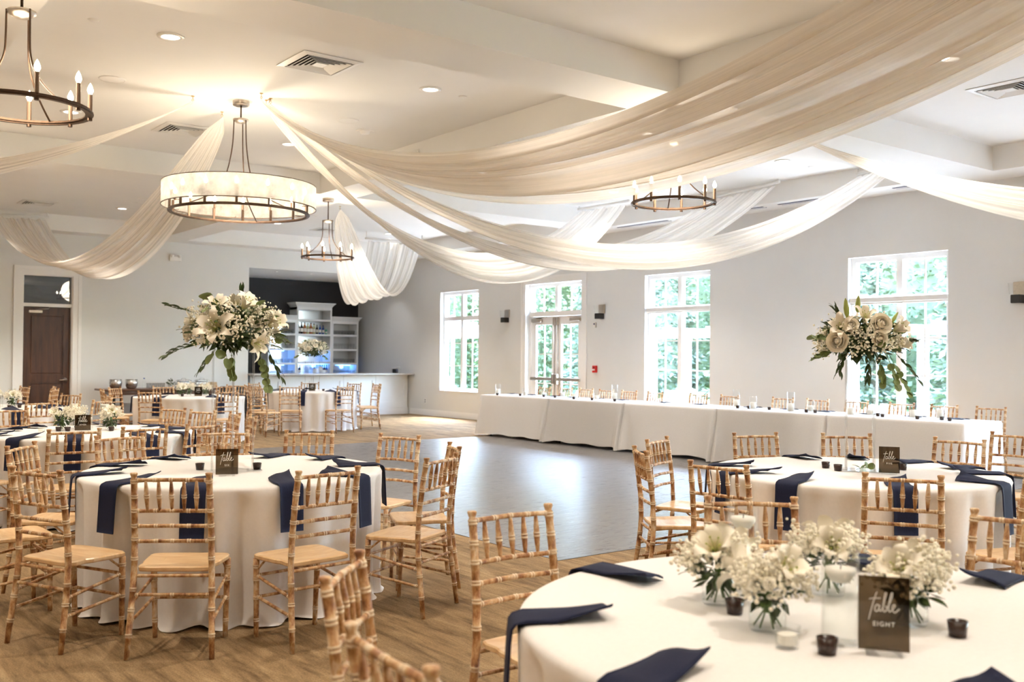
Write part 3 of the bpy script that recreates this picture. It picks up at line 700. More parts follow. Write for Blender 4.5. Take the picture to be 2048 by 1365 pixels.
def napkin_mesh(seed, hang=.27, inner=.42):
    """strip along -x (toward the table centre) lying on the top then dropping over the rim; local origin at the table centre, rim at +x"""
    rr = random.Random(seed); wd = .068; rp = []
    for i in range(10): rp.append((inner + (RT - .02 - inner) * i / 9, TH + .006, 1))
    rp += [(RT + .006, TH + .002, 1), (RT + .016, TH - .012, 1), (RT + .02, TH - .05, .98)]
    for i in range(1, 7): rp.append((RT + .020 + .012 * i / 6 , TH - .05 - (hang - .05) * i / 6, .98))
    sk = rr.uniform(-.10, .10); curl = rr.choice((1, -1)); NV = len(rp) - 1
    def f(u, v, off):
        j = int(round(v * NV)); x, z, s = rp[j]; d = min(1, max(0, (RT - x) / (RT - inner)))
        y = (u - .5) * 2 * wd * s + sk * d * d * .6
        if x < RT: 
            z += .020 * math.sin(PI * u) * d + .040 * max(0, (d - .40)) * max(0, (curl * (u - .5)) * 2) ** 2 * 1.6
            x -= .012 * d * (u - .5) * 2 * curl
        else: y += .012 * (TH - z) / hang * math.sin(6 * u)
        if x >= RT - .0: x += off
        else: z += off
        return (x, y, z)
    m1 = MB().grid(lambda u, v: f(u, v, .0), 8, NV); o = len(m1.v); m1.grid(lambda u, v: f(u, v, .006), 8, NV)
    nu = 9
    for j in range(NV):
        for a, b in ((j * nu, (j + 1) * nu), (j * nu + 8, (j + 1) * nu + 8)): m1.f.append((a, b, b + o, a + o)); m1.sm.append(False)
    for base in (0, NV * nu):
        for i in range(8): m1.f.append((base + i, base + i + 1, base + i + 1 + o, base + i + o)); m1.sm.append(False)
    return m1.mesh('napkin', M['navy'])
NAPM = [napkin_mesh(s, h, i) for s, h, i in ((1, .27, .64), (2, .25, .60), (3, .29, .67), (4, .26, .62))]
NAPS = {'T1':[169,-157,-125,-93,-60,-19,19,48,101,135],'T2':[62,33,3,-24,-48,-84,-130,-170,157,128],'T3':[146,100,-176,-1,62,30,-40,-80,-120],'T4':[-143,-112,-72,-44,-8,30,62,-171,116,146],
        'T5':[155,-143,-78,-20,13,60,103],'T6':[175,-127,-83,-35,20,70,130],'T7':[-160,-120,-84,-48,-12,22,58,95,130,170],'T8':[-150,-90,-40,0,40,90,150]}
cproto = None
for ti, (t, (x, y)) in enumerate(TABLES.items()):
    tb = thing('round_table', 'round folding table hidden under the white cloth of ' + TD[t], 'table', (x, y, 0), 0, 'round banquet tables')
    part('tabletop', MB().cyl(.875, TH - .035, TH - .010, 40, b=.005), 'wood_dark', tb)
    for i in range(4):
        a = PI / 4 + i * PI / 2; part('leg', MB().tube([(.5 * math.cos(a), .5 * math.sin(a), TH - .035), (.56 * math.cos(a), .56 * math.sin(a), 0)], .016), 'black', tb)
    part('cross_brace', MB().tube([(-.5, 0, .6), (.5, 0, .6)], .01), 'black', tb)
    cm = cloth_round(ti + 3); o = part('tablecloth', cm, 'cloth', loc=(x, y, 0)); tag(o, 'floor-length white round cloth draped over ' + TD[t], 'tablecloth', 'white round tablecloths')
    ns = sorted(NAPS[t], reverse=True)
    for i, a in enumerate(ns):
        n_ = bpy.data.objects.new('napkin', NAPM[(i * 3 + ti) % 4]); link(n_); n_.location = (x, y, 0); n_.rotation_euler = (0, 0, math.radians(a))
        tag(n_, 'navy napkin hanging over the edge of %s, %s clockwise' % (TD[t], ORD[i]), 'napkin', 'navy napkins on the round tables')

# ------------------------------------------------------------------ head table
HX0, HX1 = 10.92, 11.78
joins = [15.18, 13.18, 11.32, 9.42, 7.60, 5.78]
def cloth_rect(y0, y1, seed):
    rr = random.Random(seed); x0, x1 = HX0, HX1; r = .03
    per = []            # perimeter, param points with outward normal
    n1, n2 = 48, 24
    for i in range(n1): per.append((x0, y0 + (y1 - y0) * i / n1, -1, 0))
    for i in range(n2): per.append((x0 + (x1 - x0) * i / n2, y1, 0, 1))
    for i in range(n1): per.append((x1, y1 - (y1 - y0) * i / n1, 1, 0))
    for i in range(n2): per.append((x1 - (x1 - x0) * i / n2, y0, 0, -1))
    n = len(per); ph = [rr.uniform(0, 6.28) for _ in range(3)]
    lev = [(0, TH), (.006, TH - .004), (.012, TH - .03), (.018, .60), (.024, .45), (.030, .30), (.038, .16), (.045, .05)]
    vs = []; fs = []
    for off, z in lev:
        e = (TH - z) / TH
        for k, (px, py, nx, ny) in enumerate(per):
            dc = min(min(abs(py - y0), abs(py - y1)), 9) if nx else min(abs(px - x0), abs(px - x1))
            cor = math.exp(-(dc / .11) ** 2)
            wv = .010 * math.sin(7 * (px + py) + ph[0]) + .004 * math.sin(31 * (px + py) + ph[1])
            f = off + wv * e + cor * e * (.17 if nx < 0 or ny else .06)
            sx = nx or (-1 if abs(px - x0) < abs(px - x1) else 1) * cor; sy = ny or (-1 if abs(py - y0) < abs(py - y1) else 1) * cor * .35
            zz = z if z > .08 else z - .03 * cor + .010 * math.sin(9 * py + ph[2])
            if ny: f = min(f, .012 + .02 * e) if (ny > 0 and seed == 0) or (ny < 0 and seed == 4) else .003
            vs.append((px + (nx * f if nx else sx * f * .6), py + (ny * f if ny else sy * 0), max(.006, zz)))
    for j in range(len(lev) - 1):
        for k in range(n): fs.append((j * n + k, j * n + (k + 1) % n, (j + 1) * n + (k + 1) % n, (j + 1) * n + k))
    fs.append(tuple(range(n - 1, -1, -1)))
    return MB().add(vs, fs, True)
for i in range(5):
    y1, y0 = joins[i] - .006, joins[i + 1] + .006
    tb = thing('banquet_table', 'long folding table under the head table cloth, %s from the bar end' % ORD[i], 'table', ((HX0 + HX1) / 2, (y0 + y1) / 2, 0), 0, 'head table sections')
    h = (y1 - y0) / 2; wx = (HX1 - HX0) / 2
    part('tabletop', MB().bbox(-wx + .012, wx - .012, -h + .012, h - .012, TH - .04, TH - .008), 'wood_dark', tb)
    for sx in (-1, 1):
        for sy in (-1, 1): part('leg', MB().tube([(sx * (wx - .12), sy * (h - .22), TH - .04), (sx * (wx - .10), sy * (h - .18), 0)], .014), 'black', tb)
    o = part('tablecloth', cloth_rect(y0, y1, i), 'cloth'); tag(o, 'white rectangular cloth on the head table, %s section from the bar end' % ORD[i], 'tablecloth', 'white head table cloths')
def flat_nap(seed):
    rr = random.Random(seed); L = .22; wd = .075
    def f(u, v, off):
        x = (v - .5) * 2 * L * .5; y = (u - .5) * 2 * wd
        z = .003 + .012 * max(0, math.sin(PI * (u * 1.2 - .1))) * (1 - .5 * v) + .014 * max(0, abs(u - .5) * 2 - .7) * v * 2
        return (x + .03 * (u - .5), y, z + off)
    m_ = MB().grid(lambda u, v: f(u, v, 0), 8, 6); m_.grid(lambda u, v: f(u, v, .005), 8, 6); return m_.mesh('napkin', M['navy'])
FN = [flat_nap(1), flat_nap(2)]
for i, y in enumerate((15.07, 14.5, 13.84, 13.32, 12.67, 12.03, 11.08, 10.33, 9.31, 8.67, 8.08, 7.41, 6.76, 6.21)):
    n_ = bpy.data.objects.new('napkin', FN[i % 2]); link(n_); n_.location = (11.60, y, TH); n_.rotation_euler = (0, 0, R.uniform(-.3, .3) + PI / 2)
    tag(n_, 'folded navy napkin lying on the head table, %s from the bar end' % ORD[i], 'napkin', 'navy napkins on the head table')
def cyl_vase(label, loc, r, h, candle_h, floating, name='candle_vase', water=False):
    o = thing(name, label, 'candle vase', loc, 0, 'glass candle cylinders')
    part('glass_cylinder', MB().lathe([(1e-4, .004), (r, .002), (r, h), (r - .003, h), (r - .003, .012), (1e-4, .012)], 22), 'glass', o)
    if floating:
        part('water', MB().lathe([(r - .005, .014), (r - .005, candle_h - .02), (1e-4, candle_h - .02)], 18), 'water', o)
        cdl = part('floating_candle', MB().lathe([(1e-4, candle_h - .03), (r * .5, candle_h - .03), (r * .8, candle_h - .008), (r * .8, candle_h + .004), (1e-4, candle_h)], 18), 'wax', o)
    else:
        cdl = part('pillar_candle', MB().lathe([(1e-4, .013), (r * .74, .013), (r * .74, candle_h), (r * .6, candle_h - .003), (1e-4, candle_h - .008)], 18), 'wax', o)
    part('wick', MB().tube([(0, 0, candle_h - .006), (.002, 0, candle_h + .012)], .0015, 5), 'black', cdl)
    return o
def tealight(label, loc, r=.026):
    o = thing('tealight_cup', label, 'candle', loc, 0, 'brown glass tealight cups')
    part('cup', MB().lathe([(1e-4, .001), (r * .82, .001), (r, .042), (r - .003, .042), (r * .78, .028), (1e-4, .027)], 18), 'tealight', o)
    part('candle', MB().lathe([(r * .80, .030), (1e-4, .033)], 16), 'wax', o)
    part('wick', MB().tube([(0, 0, .03), (0, 0, .04)], .001, 5), 'black', o)
    return o
for i, (x, y, h) in enumerate(((11.15, 14.95, .20), (11.18, 14.16, .15), (11.5, 14.0, .12), (11.51, 13.5, .15), (11.29, 12.92, .15), (11.36, 12.44, .13), (11.51, 12.15, .26), (11.39, 9.45, .27), (11.16, 8.96, .19), (11.1, 8.28, .27), (11.34, 8.14, .16), (11.11, 7.37, .18), (11.34, 7.24, .14), (11.34, 6.65, .19), (11.45, 6.36, .24))):
    cyl_vase('glass cylinder with white pillar candle on the head table, %s from the bar end' % ORD[i], (x, y, TH), .055, h, min(.12, h * .55), False)
for i, (x, y) in enumerate(((10.99, 14.76), (11.17, 14.3), (11.27, 13.74), (11.25, 13.4), (11.14, 12.77), (11.16, 12.33), (11.18, 11.8), (11.26, 9.32), (11.3, 9.15), (11.31, 8.8), (11.32, 8.48), (11.22, 8.12), (11.22, 7.98), (11.29, 7.10), (11.2, 6.98), (11.18, 6.5), (11.29, 6.25), (11.19, 6.10))):
    tealight('brown glass tealight cup on the head table, %s from the bar end' % ORD[i], (x, y, TH))
# ------------------------------------------------------------------ flowers (meshes shared between bouquets)
def lily_mesh(open_=1., seed=0):
    rr = random.Random(seed); mb = MB()
    for k in range(6):
        a = 2 * PI * k / 6 + rr.uniform(-.1, .1); L = .112 * rr.uniform(.9, 1.08); wd = (.023 if k % 2 else .029); rc = rr.uniform(.75, 1.15) * open_
        def f(u, v, a=a, L=L, wd=wd, rc=rc):
            s = v; wv = wd * math.sin(PI * min(1, .12 + .88 * s)) ** .8 * (1 if s < .97 else .35) * (1 - .1 * s)
            r = L * (.10 + .80 * s ** 1.15 * rc); z = L * (.05 + .95 * math.sin(min(1, s * 1.0) * PI * .62) * (1.05 - .35 * rc)) - L * .25 * rc * max(0, s - .72) ** 1.4 * 2
            t = (u - .5) * 2; lat = wv * t; z += .010 * t * t * (1 - s) + .004 * math.sin(9 * s + k) * t
            return (r * math.cos(a) - lat * math.sin(a), r * math.sin(a) + lat * math.cos(a), z)
        mb.grid(f, 4, 7)
    return mb.mesh('lily', M['petal_white'])
def lily_stamen_mesh():
    mb = MB()
    for k in range(5):
        a = 2 * PI * k / 5; c, s = math.cos(a), math.sin(a)
        mb.tube([(0, 0, .01), (.010 * c, .010 * s, .05), (.022 * c, .022 * s, .075)], .0012, 5); mb.ball((.023 * c, .023 * s, .077), .004, 6, 4)
    return mb.mesh('stamen', M['leaf_lime'])
def rose_mesh(seed=0):
    rr = random.Random(seed); mb = MB()
    mb.lathe([(.004, .008), (.010, .022), (.009, .040), (.004, .046), (1e-4, .043)], 8)
    for ring, (n, r, h, opn) in enumerate(((3, .014, .047, -.006), (4, .021, .045, -.004), (5, .029, .041, .002), (5, .037, .035, .012))):
        for k in range(n):
            a0 = 2 * PI * k / n + ring * .9 + rr.uniform(-.15, .15); sp = 2 * PI / n * .66; tl = rr.uniform(-.003, .003)
            def f(u, v, a0=a0, sp=sp, r=r, h=h, opn=opn, tl=tl):
                a = a0 + (u - .5) * 2 * sp; e = v; t = (2 * u - 1)
                rad = r * math.sin(PI * (.10 + .46 * e)) + opn * max(0, e - .55) * 2 + .0035 * t * t * (1 if u > .5 else .2); z = h * e ** .9 - max(0, opn) * max(0, e - .75) * 1.6 - .006 * t * t * e + tl * e
                return (rad * math.cos(a), rad * math.sin(a), z)
            mb.grid(f, 5, 5)
    return mb.mesh('rose', M['rose'])
def leaf_mesh(kind):
    mb = MB()
    if kind == 'round':
        n = 12; vs = [(.030, 0, .004)]
        for k in range(n):
            a = 2 * PI * k / n; r = .030 * (1 + .10 * math.cos(a)); vs.append((.030 - r * math.cos(a) * 1.0, r * .92 * math.sin(a), .006 * math.sin(a) ** 2 + .001))
        mb.add(vs, [(0, k + 1, (k + 1) % n + 1) for k in range(n)], True); mb.tube([(-.025, 0, -.002), (0, 0, .001)], .0016, 4)
        return mb.mesh('eucalyptus_leaf', M['leaf_euc'])
    def f(u, v):
        wv = .0105 * math.sin(PI * min(1, .06 + .94 * v)) ** .8; return (.075 * v, (u - .5) * 2 * wv, .012 * math.sin(PI * v * .8) + .004 * abs(u - .5))
    mb.grid(f, 2, 6); mb.tube([(-.03, 0, 0), (0, 0, 0)], .0013, 4)
    return mb.mesh('pointed_leaf', M['leaf_dark'])
def bud_mesh():
    return MB().lathe([(.003, 0), (.011, .02), (.0125, .045), (.007, .075), (.001, .088)], 8).mesh('lily_bud', M['leaf_lime'])
LILY = [lily_mesh(1, 1), lily_mesh(.72, 2), lily_mesh(1.1, 3)]; STAM = lily_stamen_mesh(); ROSE = [rose_mesh(1), rose_mesh(2)]
EUC = leaf_mesh('round'); PTD = leaf_mesh('pointed'); BUD = bud_mesh()
def put(me, name, parent, p, d, roll=0, s=1.):
    d = Vector(d).normalized()
    o = bpy.data.objects.new(name, me); link(o, parent)
    q = d.to_track_quat('Z', 'Y').to_matrix().to_4x4() @ Matrix.Rotation(roll, 4, 'Z')
    o.matrix_local = Matrix.Translation(p) @ q @ Matrix.Scale(s, 4); return o
def putleaf(me, name, parent, p, d, roll=0, s=1.):     # leaf runs along local +x
    d = Vector(d).normalized(); o = bpy.data.objects.new(name, me); link(o, parent)
    q = d.to_track_quat('X', 'Z').to_matrix().to_4x4() @ Matrix.Rotation(roll, 4, 'X')
    o.matrix_local = Matrix.Translation(p) @ q @ Matrix.Scale(s, 4); return o
def breath(rr, spots, n, spread, size):
    mb = MB()
    for c in spots:
        c = Vector(c)
        for i in range(n):
            p = c + Vector((rr.gauss(0, spread), rr.gauss(0, spread), rr.gauss(0, spread))); mb.octa(tuple(p), size * rr.uniform(.7, 1.25))
    return mb
def core_leaves(rr, R_, zs, n, ln=.07):
    mb = MB()
    for i in range(n):
        d = Vector((rr.gauss(0, 1), rr.gauss(0, 1), rr.gauss(0, 1))).normalized(); p = Vector((d.x * R_, d.y * R_, d.z * R_ * zs)) * rr.uniform(.35, .95)
        if p.z < -.085 and max(abs(p.x), abs(p.y)) < .16: continue
        e = (d + Vector((rr.uniform(-1, 1), rr.uniform(-1, 1), rr.uniform(-1, 1))) * .8).normalized(); sdir = e.cross(Vector((rr.uniform(-1, 1), rr.uniform(-1, 1), 1))).normalized() * ln * .22
        q = p + e * ln; m_ = p + e * ln * .5
        mb.add([tuple(p), tuple(m_ + sdir), tuple(q), tuple(m_ - sdir)], [(0, 1, 2, 3)])
    return mb
def bouquet(label, loc, seed, nl, nr_, euc, ptd, R_=.235, zs=.62, fixed=(), hang=(), br=16):
    rr = random.Random(seed)
    b = thing('flower_bouquet', label, 'bouquet', loc, 0, 'tall bouquets on clear stands')
    part('foliage', core_leaves(rr, R_ * .92, zs, 420), 'leaf_dark', b, stuff=True)
    part('moss_ball', MB().ball((0, 0, 0), R_ * .5, 14, 9, zs), 'leaf_dark', b)
    used = []
    def free(n, lo=-.25, hi=1., far=.10):
        for _ in range(n):
            for tr in range(30):
                z = rr.uniform(lo, hi); a = rr.uniform(0, 2 * PI); h = math.sqrt(max(0, 1 - z * z)); d = Vector((h * math.cos(a), h * math.sin(a), z)); p = Vector((d.x * R_, d.y * R_, d.z * R_ * zs))
                if all((p - q).length > far for q in used): break
            used.append(p); yield p, Vector((d.x, d.y, d.z * .8 + .25))
    for kind, p, d, s in fixed:
        p = Vector(p); used.append(p)
        if kind == 'lily':
            o = put(R.choice(LILY), 'lily', b, p, d, rr.uniform(0, 6), s); so_ = bpy.data.objects.new('stamen', STAM); link(so_, o)
        elif kind == 'rose': put(R.choice(ROSE), 'rose', b, p, d, rr.uniform(0, 6), s)
        elif kind == 'bud': put(BUD, 'lily_bud', b, p, d, 0, s)
        elif kind == 'euc': putleaf(EUC, 'eucalyptus_leaf', b, p, d, rr.uniform(-.5, .5), s)
    for p, d in free(nl, -.1, .95, .12):
        o = put(R.choice(LILY), 'lily', b, p * .86, d, rr.uniform(0, 6), rr.uniform(.8, 1.05)); so_ = bpy.data.objects.new('stamen', STAM); link(so_, o)
    for p, d in free(nr_, -.1, .95, .09): put(R.choice(ROSE), 'rose', b, p * .98, d, rr.uniform(0, 6), rr.uniform(.85, 1.2))
    sp = [tuple(p * rr.uniform(1.02, 1.16)) for p, d in free(br, -.3, .95, .045)]
    part('baby_breath', breath(rr, sp, 42, .026, .0064), 'breath', b, stuff=True)
    for p, d in free(euc, -.45, .95, .02):
        putleaf(EUC, 'eucalyptus_leaf', b, p * rr.uniform(.98, 1.12), d + Vector((0, 0, -.35)), rr.uniform(-1.5, 1.5), rr.uniform(.6, .95))
    for p, d in free(ptd, -.55, .8, .0):
        putleaf(PTD, 'pointed_leaf', b, p * rr.uniform(.95, 1.1), d + Vector((rr.uniform(-.5, .5), rr.uniform(-.5, .5), -.3)), rr.uniform(-1, 1), rr.uniform(.8, 1.3))
    for (p, d, ln, kind) in hang:      # trailing sprigs
        p = Vector(p); d = Vector(d).normalized(); pts = []
        for i in range(7): pts.append(p + d * ln * i / 6 + Vector((0, 0, -.10 * ln * (i / 6) ** 2)))
        sg = part('sprig_stem', MB().tube([tuple(q) for q in pts], .0018, 5), 'stem', b)
        for i in range(2, 7):
            for s in (-1, 1):
                e = (d + d.cross(Vector((0, 0, 1))) * s * .9 + Vector((0, 0, rr.uniform(-.5, .2))))
                putleaf(EUC if kind == 'e' else PTD, 'eucalyptus_leaf' if kind == 'e' else 'pointed_leaf', sg, pts[i], e, rr.uniform(-.8, .8), rr.uniform(.75, 1.0))
    return b
def stand(label, loc, rz, h, wd=.085):
    o = thing('flower_stand', label, 'stand', loc, rz, 'clear acrylic flower stands')
    part('base_plate', MB().bbox(-.13, .13, -.13, .13, 0, .006, .002), 'glass', o)
    part('top_plate', MB().bbox(-wd - .03, wd + .03, -wd - .03, wd + .03, h - .006, h, .002), 'glass', o)
    for sx in (-1, 1):
        for sy in (-1, 1): part('acrylic_rod', MB().tube([(sx * wd, sy * wd, .006), (sx * wd, sy * wd, h - .006)], .0058, 8), 'acrylic_rod', o)
    return o
RV = Vector((0.793277, -0.608808, 0)).normalized(); FV = Vector((.608645, .793278, 0)).normalized(); UV = Vector((0, 0, 1))   # camera right / away / up, only used to place blooms as in the photo
def P3(px, up, toward): return RV * px + UV * up - FV * toward
# table T1
S1 = (2.34, 5.86, TH); stand('tall clear acrylic stand carrying the lily bouquet', S1, .42, .74)
fx = [('lily', P3(-.035, -.005, .20), P3(-.15, .35, 1), 1.3), ('lily', P3(.15, -.07, .17), P3(1, -.15, .35), .95), ('lily', P3(.08, .13, .10), P3(.6, .9, .3), 1.05), ('lily', P3(-.08, .12, .12), P3(.3, .9, .5), .95), ('lily', P3(-.20, .05, .10), P3(-.9, .1, .3), .85), ('lily', P3(.22, .03, .04), P3(.8, .5, .3), 1.05), ('lily', P3(.02, .15, .02), P3(-.2, 1, .1), .9), ('rose', P3(-.24, -.02, .06), P3(-.8, 0, .6), 1.1),
      ('euc', P3(-.12, .19, .10), P3(-.4, .3, .9), 1.45), ('euc', P3(-.09, .14, .20), P3(-.3, -.6, .9), 1.2), ('euc', P3(.17, .15, .10), P3(.8, .6, .4), 1.1), ('euc', P3(.21, .12, .12), P3(.8, .2, .6), 1.1), ('euc', P3(-.02, -.12, .19), P3(0, -.7, .6), 1.2), ('euc', P3(-.07, -.14, .19), P3(-.3, -.9, .5), 1.35), ('euc', P3(.01, -.17, .18), P3(.2, -1, .4), 1.2)]
hg = [(P3(-.20, .10, .08), P3(-.9, .35, .2), .16, 'p'), (P3(-.18, -.06, .08), P3(-.9, -.35, .2), .20, 'p'), (P3(.17, -.10, .08), P3(.35, -1, .2), .22, 'e'), (P3(.20, -.08, .03), P3(.5, -.9, .1), .20, 'p'), (P3(-.08, -.10, .1), P3(-.5, -.9, .3), .15, 'p'), (P3(.02, -.12, .12), P3(.1, -1, .2), .13, 'e'), (P3(.04, .16, .02), P3(.15, 1, .1), .09, 'p'), (P3(.22, .0, .1), P3(.9, -.4, .2), .14, 'p')]
bouquet('tall bouquet of white lilies, baby breath and eucalyptus on a clear stand', (S1[0], S1[1], TH + .86), 11, 2, 3, 30, 70, .235, .68, fx, hg, 44)
# table T2
S2 = (5.68, 3.70, TH); stand('tall clear acrylic stand carrying the ivory rose bouquet', S2, .62, .72)
fx = [('rose', P3(.045, .10, .20), P3(.1, .3, 1), 1.5), ('rose', P3(-.19, .0, .17), P3(-.6, 0, .8), 1.5), ('rose', P3(.03, .02, .23), P3(.1, .0, 1), 1.1), ('rose', P3(-.12, .09, .18), P3(-.4, .4, .8), 1.1), ('lily', P3(-.16, .07, .14), P3(-.5, .4, .8), .95), ('lily', P3(.16, .07, .14), P3(.6, .4, .7), 1.0), ('lily', P3(.20, -.01, .1), P3(.9, 0, .5), .9), ('lily', P3(-.02, .13, .12), P3(0, .8, .6), .9),
      ('bud', P3(-.10, .15, .05), P3(-.1, 1, 0), 1.5), ('bud', P3(-.035, .18, .05), P3(.05, 1, 0), 1.4), ('bud', P3(.18, .12, .05), P3(.5, .8, 0), 1.0)]
hg = [(P3(-.20, .02, .1), P3(-1, .15, .3), .14, 'e'), (P3(-.2, -.05, .1), P3(-1, -.35, .2), .14, 'e'), (P3(.15, -.08, .1), P3(.4, -.9, .3), .24, 'e'), (P3(.19, -.05, .05), P3(.6, -.7, .2), .22, 'p'), (P3(.08, -.1, .12), P3(.1, -1, .2), .14, 'e'), (P3(.02, -.1, .1), P3(-.1, -1, .2), .12, 'p'), (P3(-.14, -.08, .1), P3(-.3, -1, .2), .10, 'p'), (P3(-.15, .12, .1), P3(-.5, .9, .1), .10, 'p'), (P3(.2, .02, .1), P3(1, -.1, .2), .10, 'p'), (P3(.12, -.08, .14), P3(.3, -1, .2), .18, 'e')]
bouquet('tall bouquet of ivory roses with trailing eucalyptus before the third window', (S2[0], S2[1], TH + .83), 12, 2, 3, 44, 50, .225, .58, fx, hg, 36)
# table T6 (far, before the bar)
S6 = (8.92, 18.22, TH); stand('tall clear acrylic stand on the table before the bar', S6, .2, .62, .10)
bouquet('tall rose and eucalyptus bouquet standing before the bar shelves', (S6[0], S6[1], TH + .82), 13, 4, 11, 34, 40, .25, .72, (), [(P3(-.2, -.08, .1), P3(-1, -.5, .2), .12, 'e'), (P3(.2, -.08, .1), P3(.8, -.6, .2), .12, 'e')], 36)

# ------------------------------------------------------------------ smoked table cards
SCRIPT = [[(-.02, .70), (.20, .74), (.46, .76)], [(.30, 1.02), (.22, .80), (.12, .45), (.02, .05), (-.04, -.22)],
          [(.40, .40), (.32, .46), (.24, .38), (.22, .22), (.30, .16), (.38, .26), (.42, .44), (.40, .26), (.46, .18), (.54, .30)],
          [(.54, .30), (.62, .62), (.70, .96), (.66, 1.0), (.60, .70), (.56, .32), (.60, .17), (.70, .22), (.72, .36), (.64, .42)],
          [(.72, .34), (.84, .56), (.96, .94), (.92, 1.02), (.84, .70), (.79, .34), (.83, .18), (.92, .24)],
          [(.92, .24), (1.04, .40), (1.06, .48), (1.0, .50), (.95, .38), (.98, .22), (1.08, .17), (1.24, .34)]]
def text_mesh(body, size, mat):
    cu = bpy.data.curves.new('lettering', 'FONT'); cu.body = body; cu.size = size; cu.align_x = 'CENTER'; cu.extrude = .0004; cu.space_character = 1.25
    o = bpy.data.objects.new('tmp', cu); COL.objects.link(o); bpy.context.view_layer.update()
    me = bpy.data.meshes.new_from_object(o.evaluated_get(bpy.context.evaluated_depsgraph_get())); me.name = 'lettering'
    bpy.data.objects.remove(o); me.materials.clear(); me.materials.append(M[mat]); return me
def card(label, loc, rz, word, wd=.125, h=.17):
    """front faces local -y"""
    o = thing('table_card', label, 'sign', loc, rz, 'smoked acrylic table cards')
    part('acrylic_panel', MB().bbox(-wd / 2, wd / 2, -.0015, .0015, .008, h, .001), 'smoke', o)
    part('clear_foot', MB().bbox(-wd * .36, wd * .36, -.03, .03, 0, .008, .002), 'glass', o)
    mb = MB(); s = wd * .46
    for st in SCRIPT: mb.tube([(x * s - .60 * s, -.0030, h * .50 + z * s) for x, z in smooth(st)], .0011, 5)
    part('script_lettering', mb, 'ink', o)
    me = text_mesh(word, wd * .13, 'ink'); me.transform(Matrix.Translation((0, -.0026, h * .36)) @ Matrix.Rotation(PI / 2, 4, 'X')); part('word_lettering', me, 'ink', o)
    return o
def facecam(x, y): return math.atan2(y, x) - PI / 2
card('smoked table card reading Table six in front of the lily bouquet stand', (2.225, 5.655, TH), facecam(2.3, 5.75) , 'SIX', .128, .158)
card('smoked table card under the rose bouquet stand on the table by the dance floor', (5.645, 3.47, TH), facecam(5.7, 3.55) , 'FIVE', .122, .172)
card('smoked table card reading Table in front of the near jars of flowers', (2.19, 1.36, TH), facecam(2.19, 1.36) + .06, 'EIGHT', .118, .188)
card('smoked table card reading Table seven between two flower jars', (2.41, 9.62, TH), facecam(2.41, 9.62), 'SEVEN', .136, .150)
card('smoked table card on the low-flower table before the buffet', (6.02, 16.62, TH), facecam(6, 16.6), 'TWO', .125, .165)
card('smoked table card on the low-flower table before the walnut door', (2.44, 14.0, TH), facecam(2.44, 14), 'THREE', .125, .165)
card('smoked table card on the tall bouquet table before the bar', (8.82, 18.02, TH), facecam(8.82, 18), 'ONE', .125, .155)

# ------------------------------------------------------------------ low arrangements in jars
def jar(label, loc, h=.115, r=.048, mug=False):
    o = thing('glass_jar', label, 'jar', loc, R.uniform(0, 3), 'glass flower jars')
    part('jar_glass', MB().lathe([(1e-4, .002), (r * .9, .002), (r, .012), (r, h * .72), (r * .86, h * .84), (r * .84, h), (r * .80, h), (r * .82, h * .84), (r * .95, h * .72), (r * .95, .014), (1e-4, .010)], 22), 'glass', o)
    part('water', MB().lathe([(r * .93, .012), (r * .93, h * .6), (1e-4, h * .6)], 18), 'water', o)
    sm = MB()
    for i in range(6):
        a = i * 1.05; sm.tube([(r * .7 * math.cos(a), r * .7 * math.sin(a), .012), (-r * .4 * math.cos(a), -r * .4 * math.sin(a), h)], .0025, 5)
    part('stems', sm, 'stem', o)
    if mug: part('mug_handle', MB().tube([(r, 0, h * .68), (r + .022, 0, h * .64), (r + .028, 0, h * .4), (r + .018, 0, h * .2), (r, 0, h * .16)], .005, 8), 'glass', o)
    return o
def bunch(label, loc, seed, nl=3, br=7, leaves=10, rad=.078, s=.86, fix=()):
    rr = random.Random(seed); b = thing('flower_bunch', label, 'flowers', loc, 0, 'low flower bunches in jars')
    part('stems', MB().tube([(0, 0, -.05), (0, 0, .03)], .012, 6), 'stem', b)
    part('foliage', core_leaves(rr, rad * .75, .7, 60, .05), 'leaf_dark', b, stuff=True)
    for i in range(nl):
        a = 2 * PI * i / nl + rr.uniform(0, 2); d = Vector((math.cos(a), math.sin(a), rr.uniform(.4, 1.0)))
        if i < len(fix): d = Vector(fix[i])
        o = put(LILY[i % 3], 'lily', b, d.normalized() * rad * .55 + Vector((0, 0, .02)), d, rr.uniform(0, 6), s * rr.uniform(.85, 1.05)); so_ = bpy.data.objects.new('stamen', STAM); link(so_, o)
    sp = []
    for i in range(br):
        a = rr.uniform(0, 6.28); z = rr.uniform(.1, 1); d = Vector((math.cos(a), math.sin(a), z)).normalized(); sp.append(tuple(d * rad * rr.uniform(.9, 1.25) + Vector((0, 0, .02))))
    part('baby_breath', breath(rr, sp, 46, .019, .0060), 'breath', b, stuff=True)
    for i in range(leaves):
        a = rr.uniform(0, 6.28); d = Vector((math.cos(a), math.sin(a), rr.uniform(-.3, .5))); putleaf(PTD, 'pointed_leaf', b, d.normalized() * rad * .7, d, rr.uniform(-.6, .6), rr.uniform(.7, 1.1))
    return b
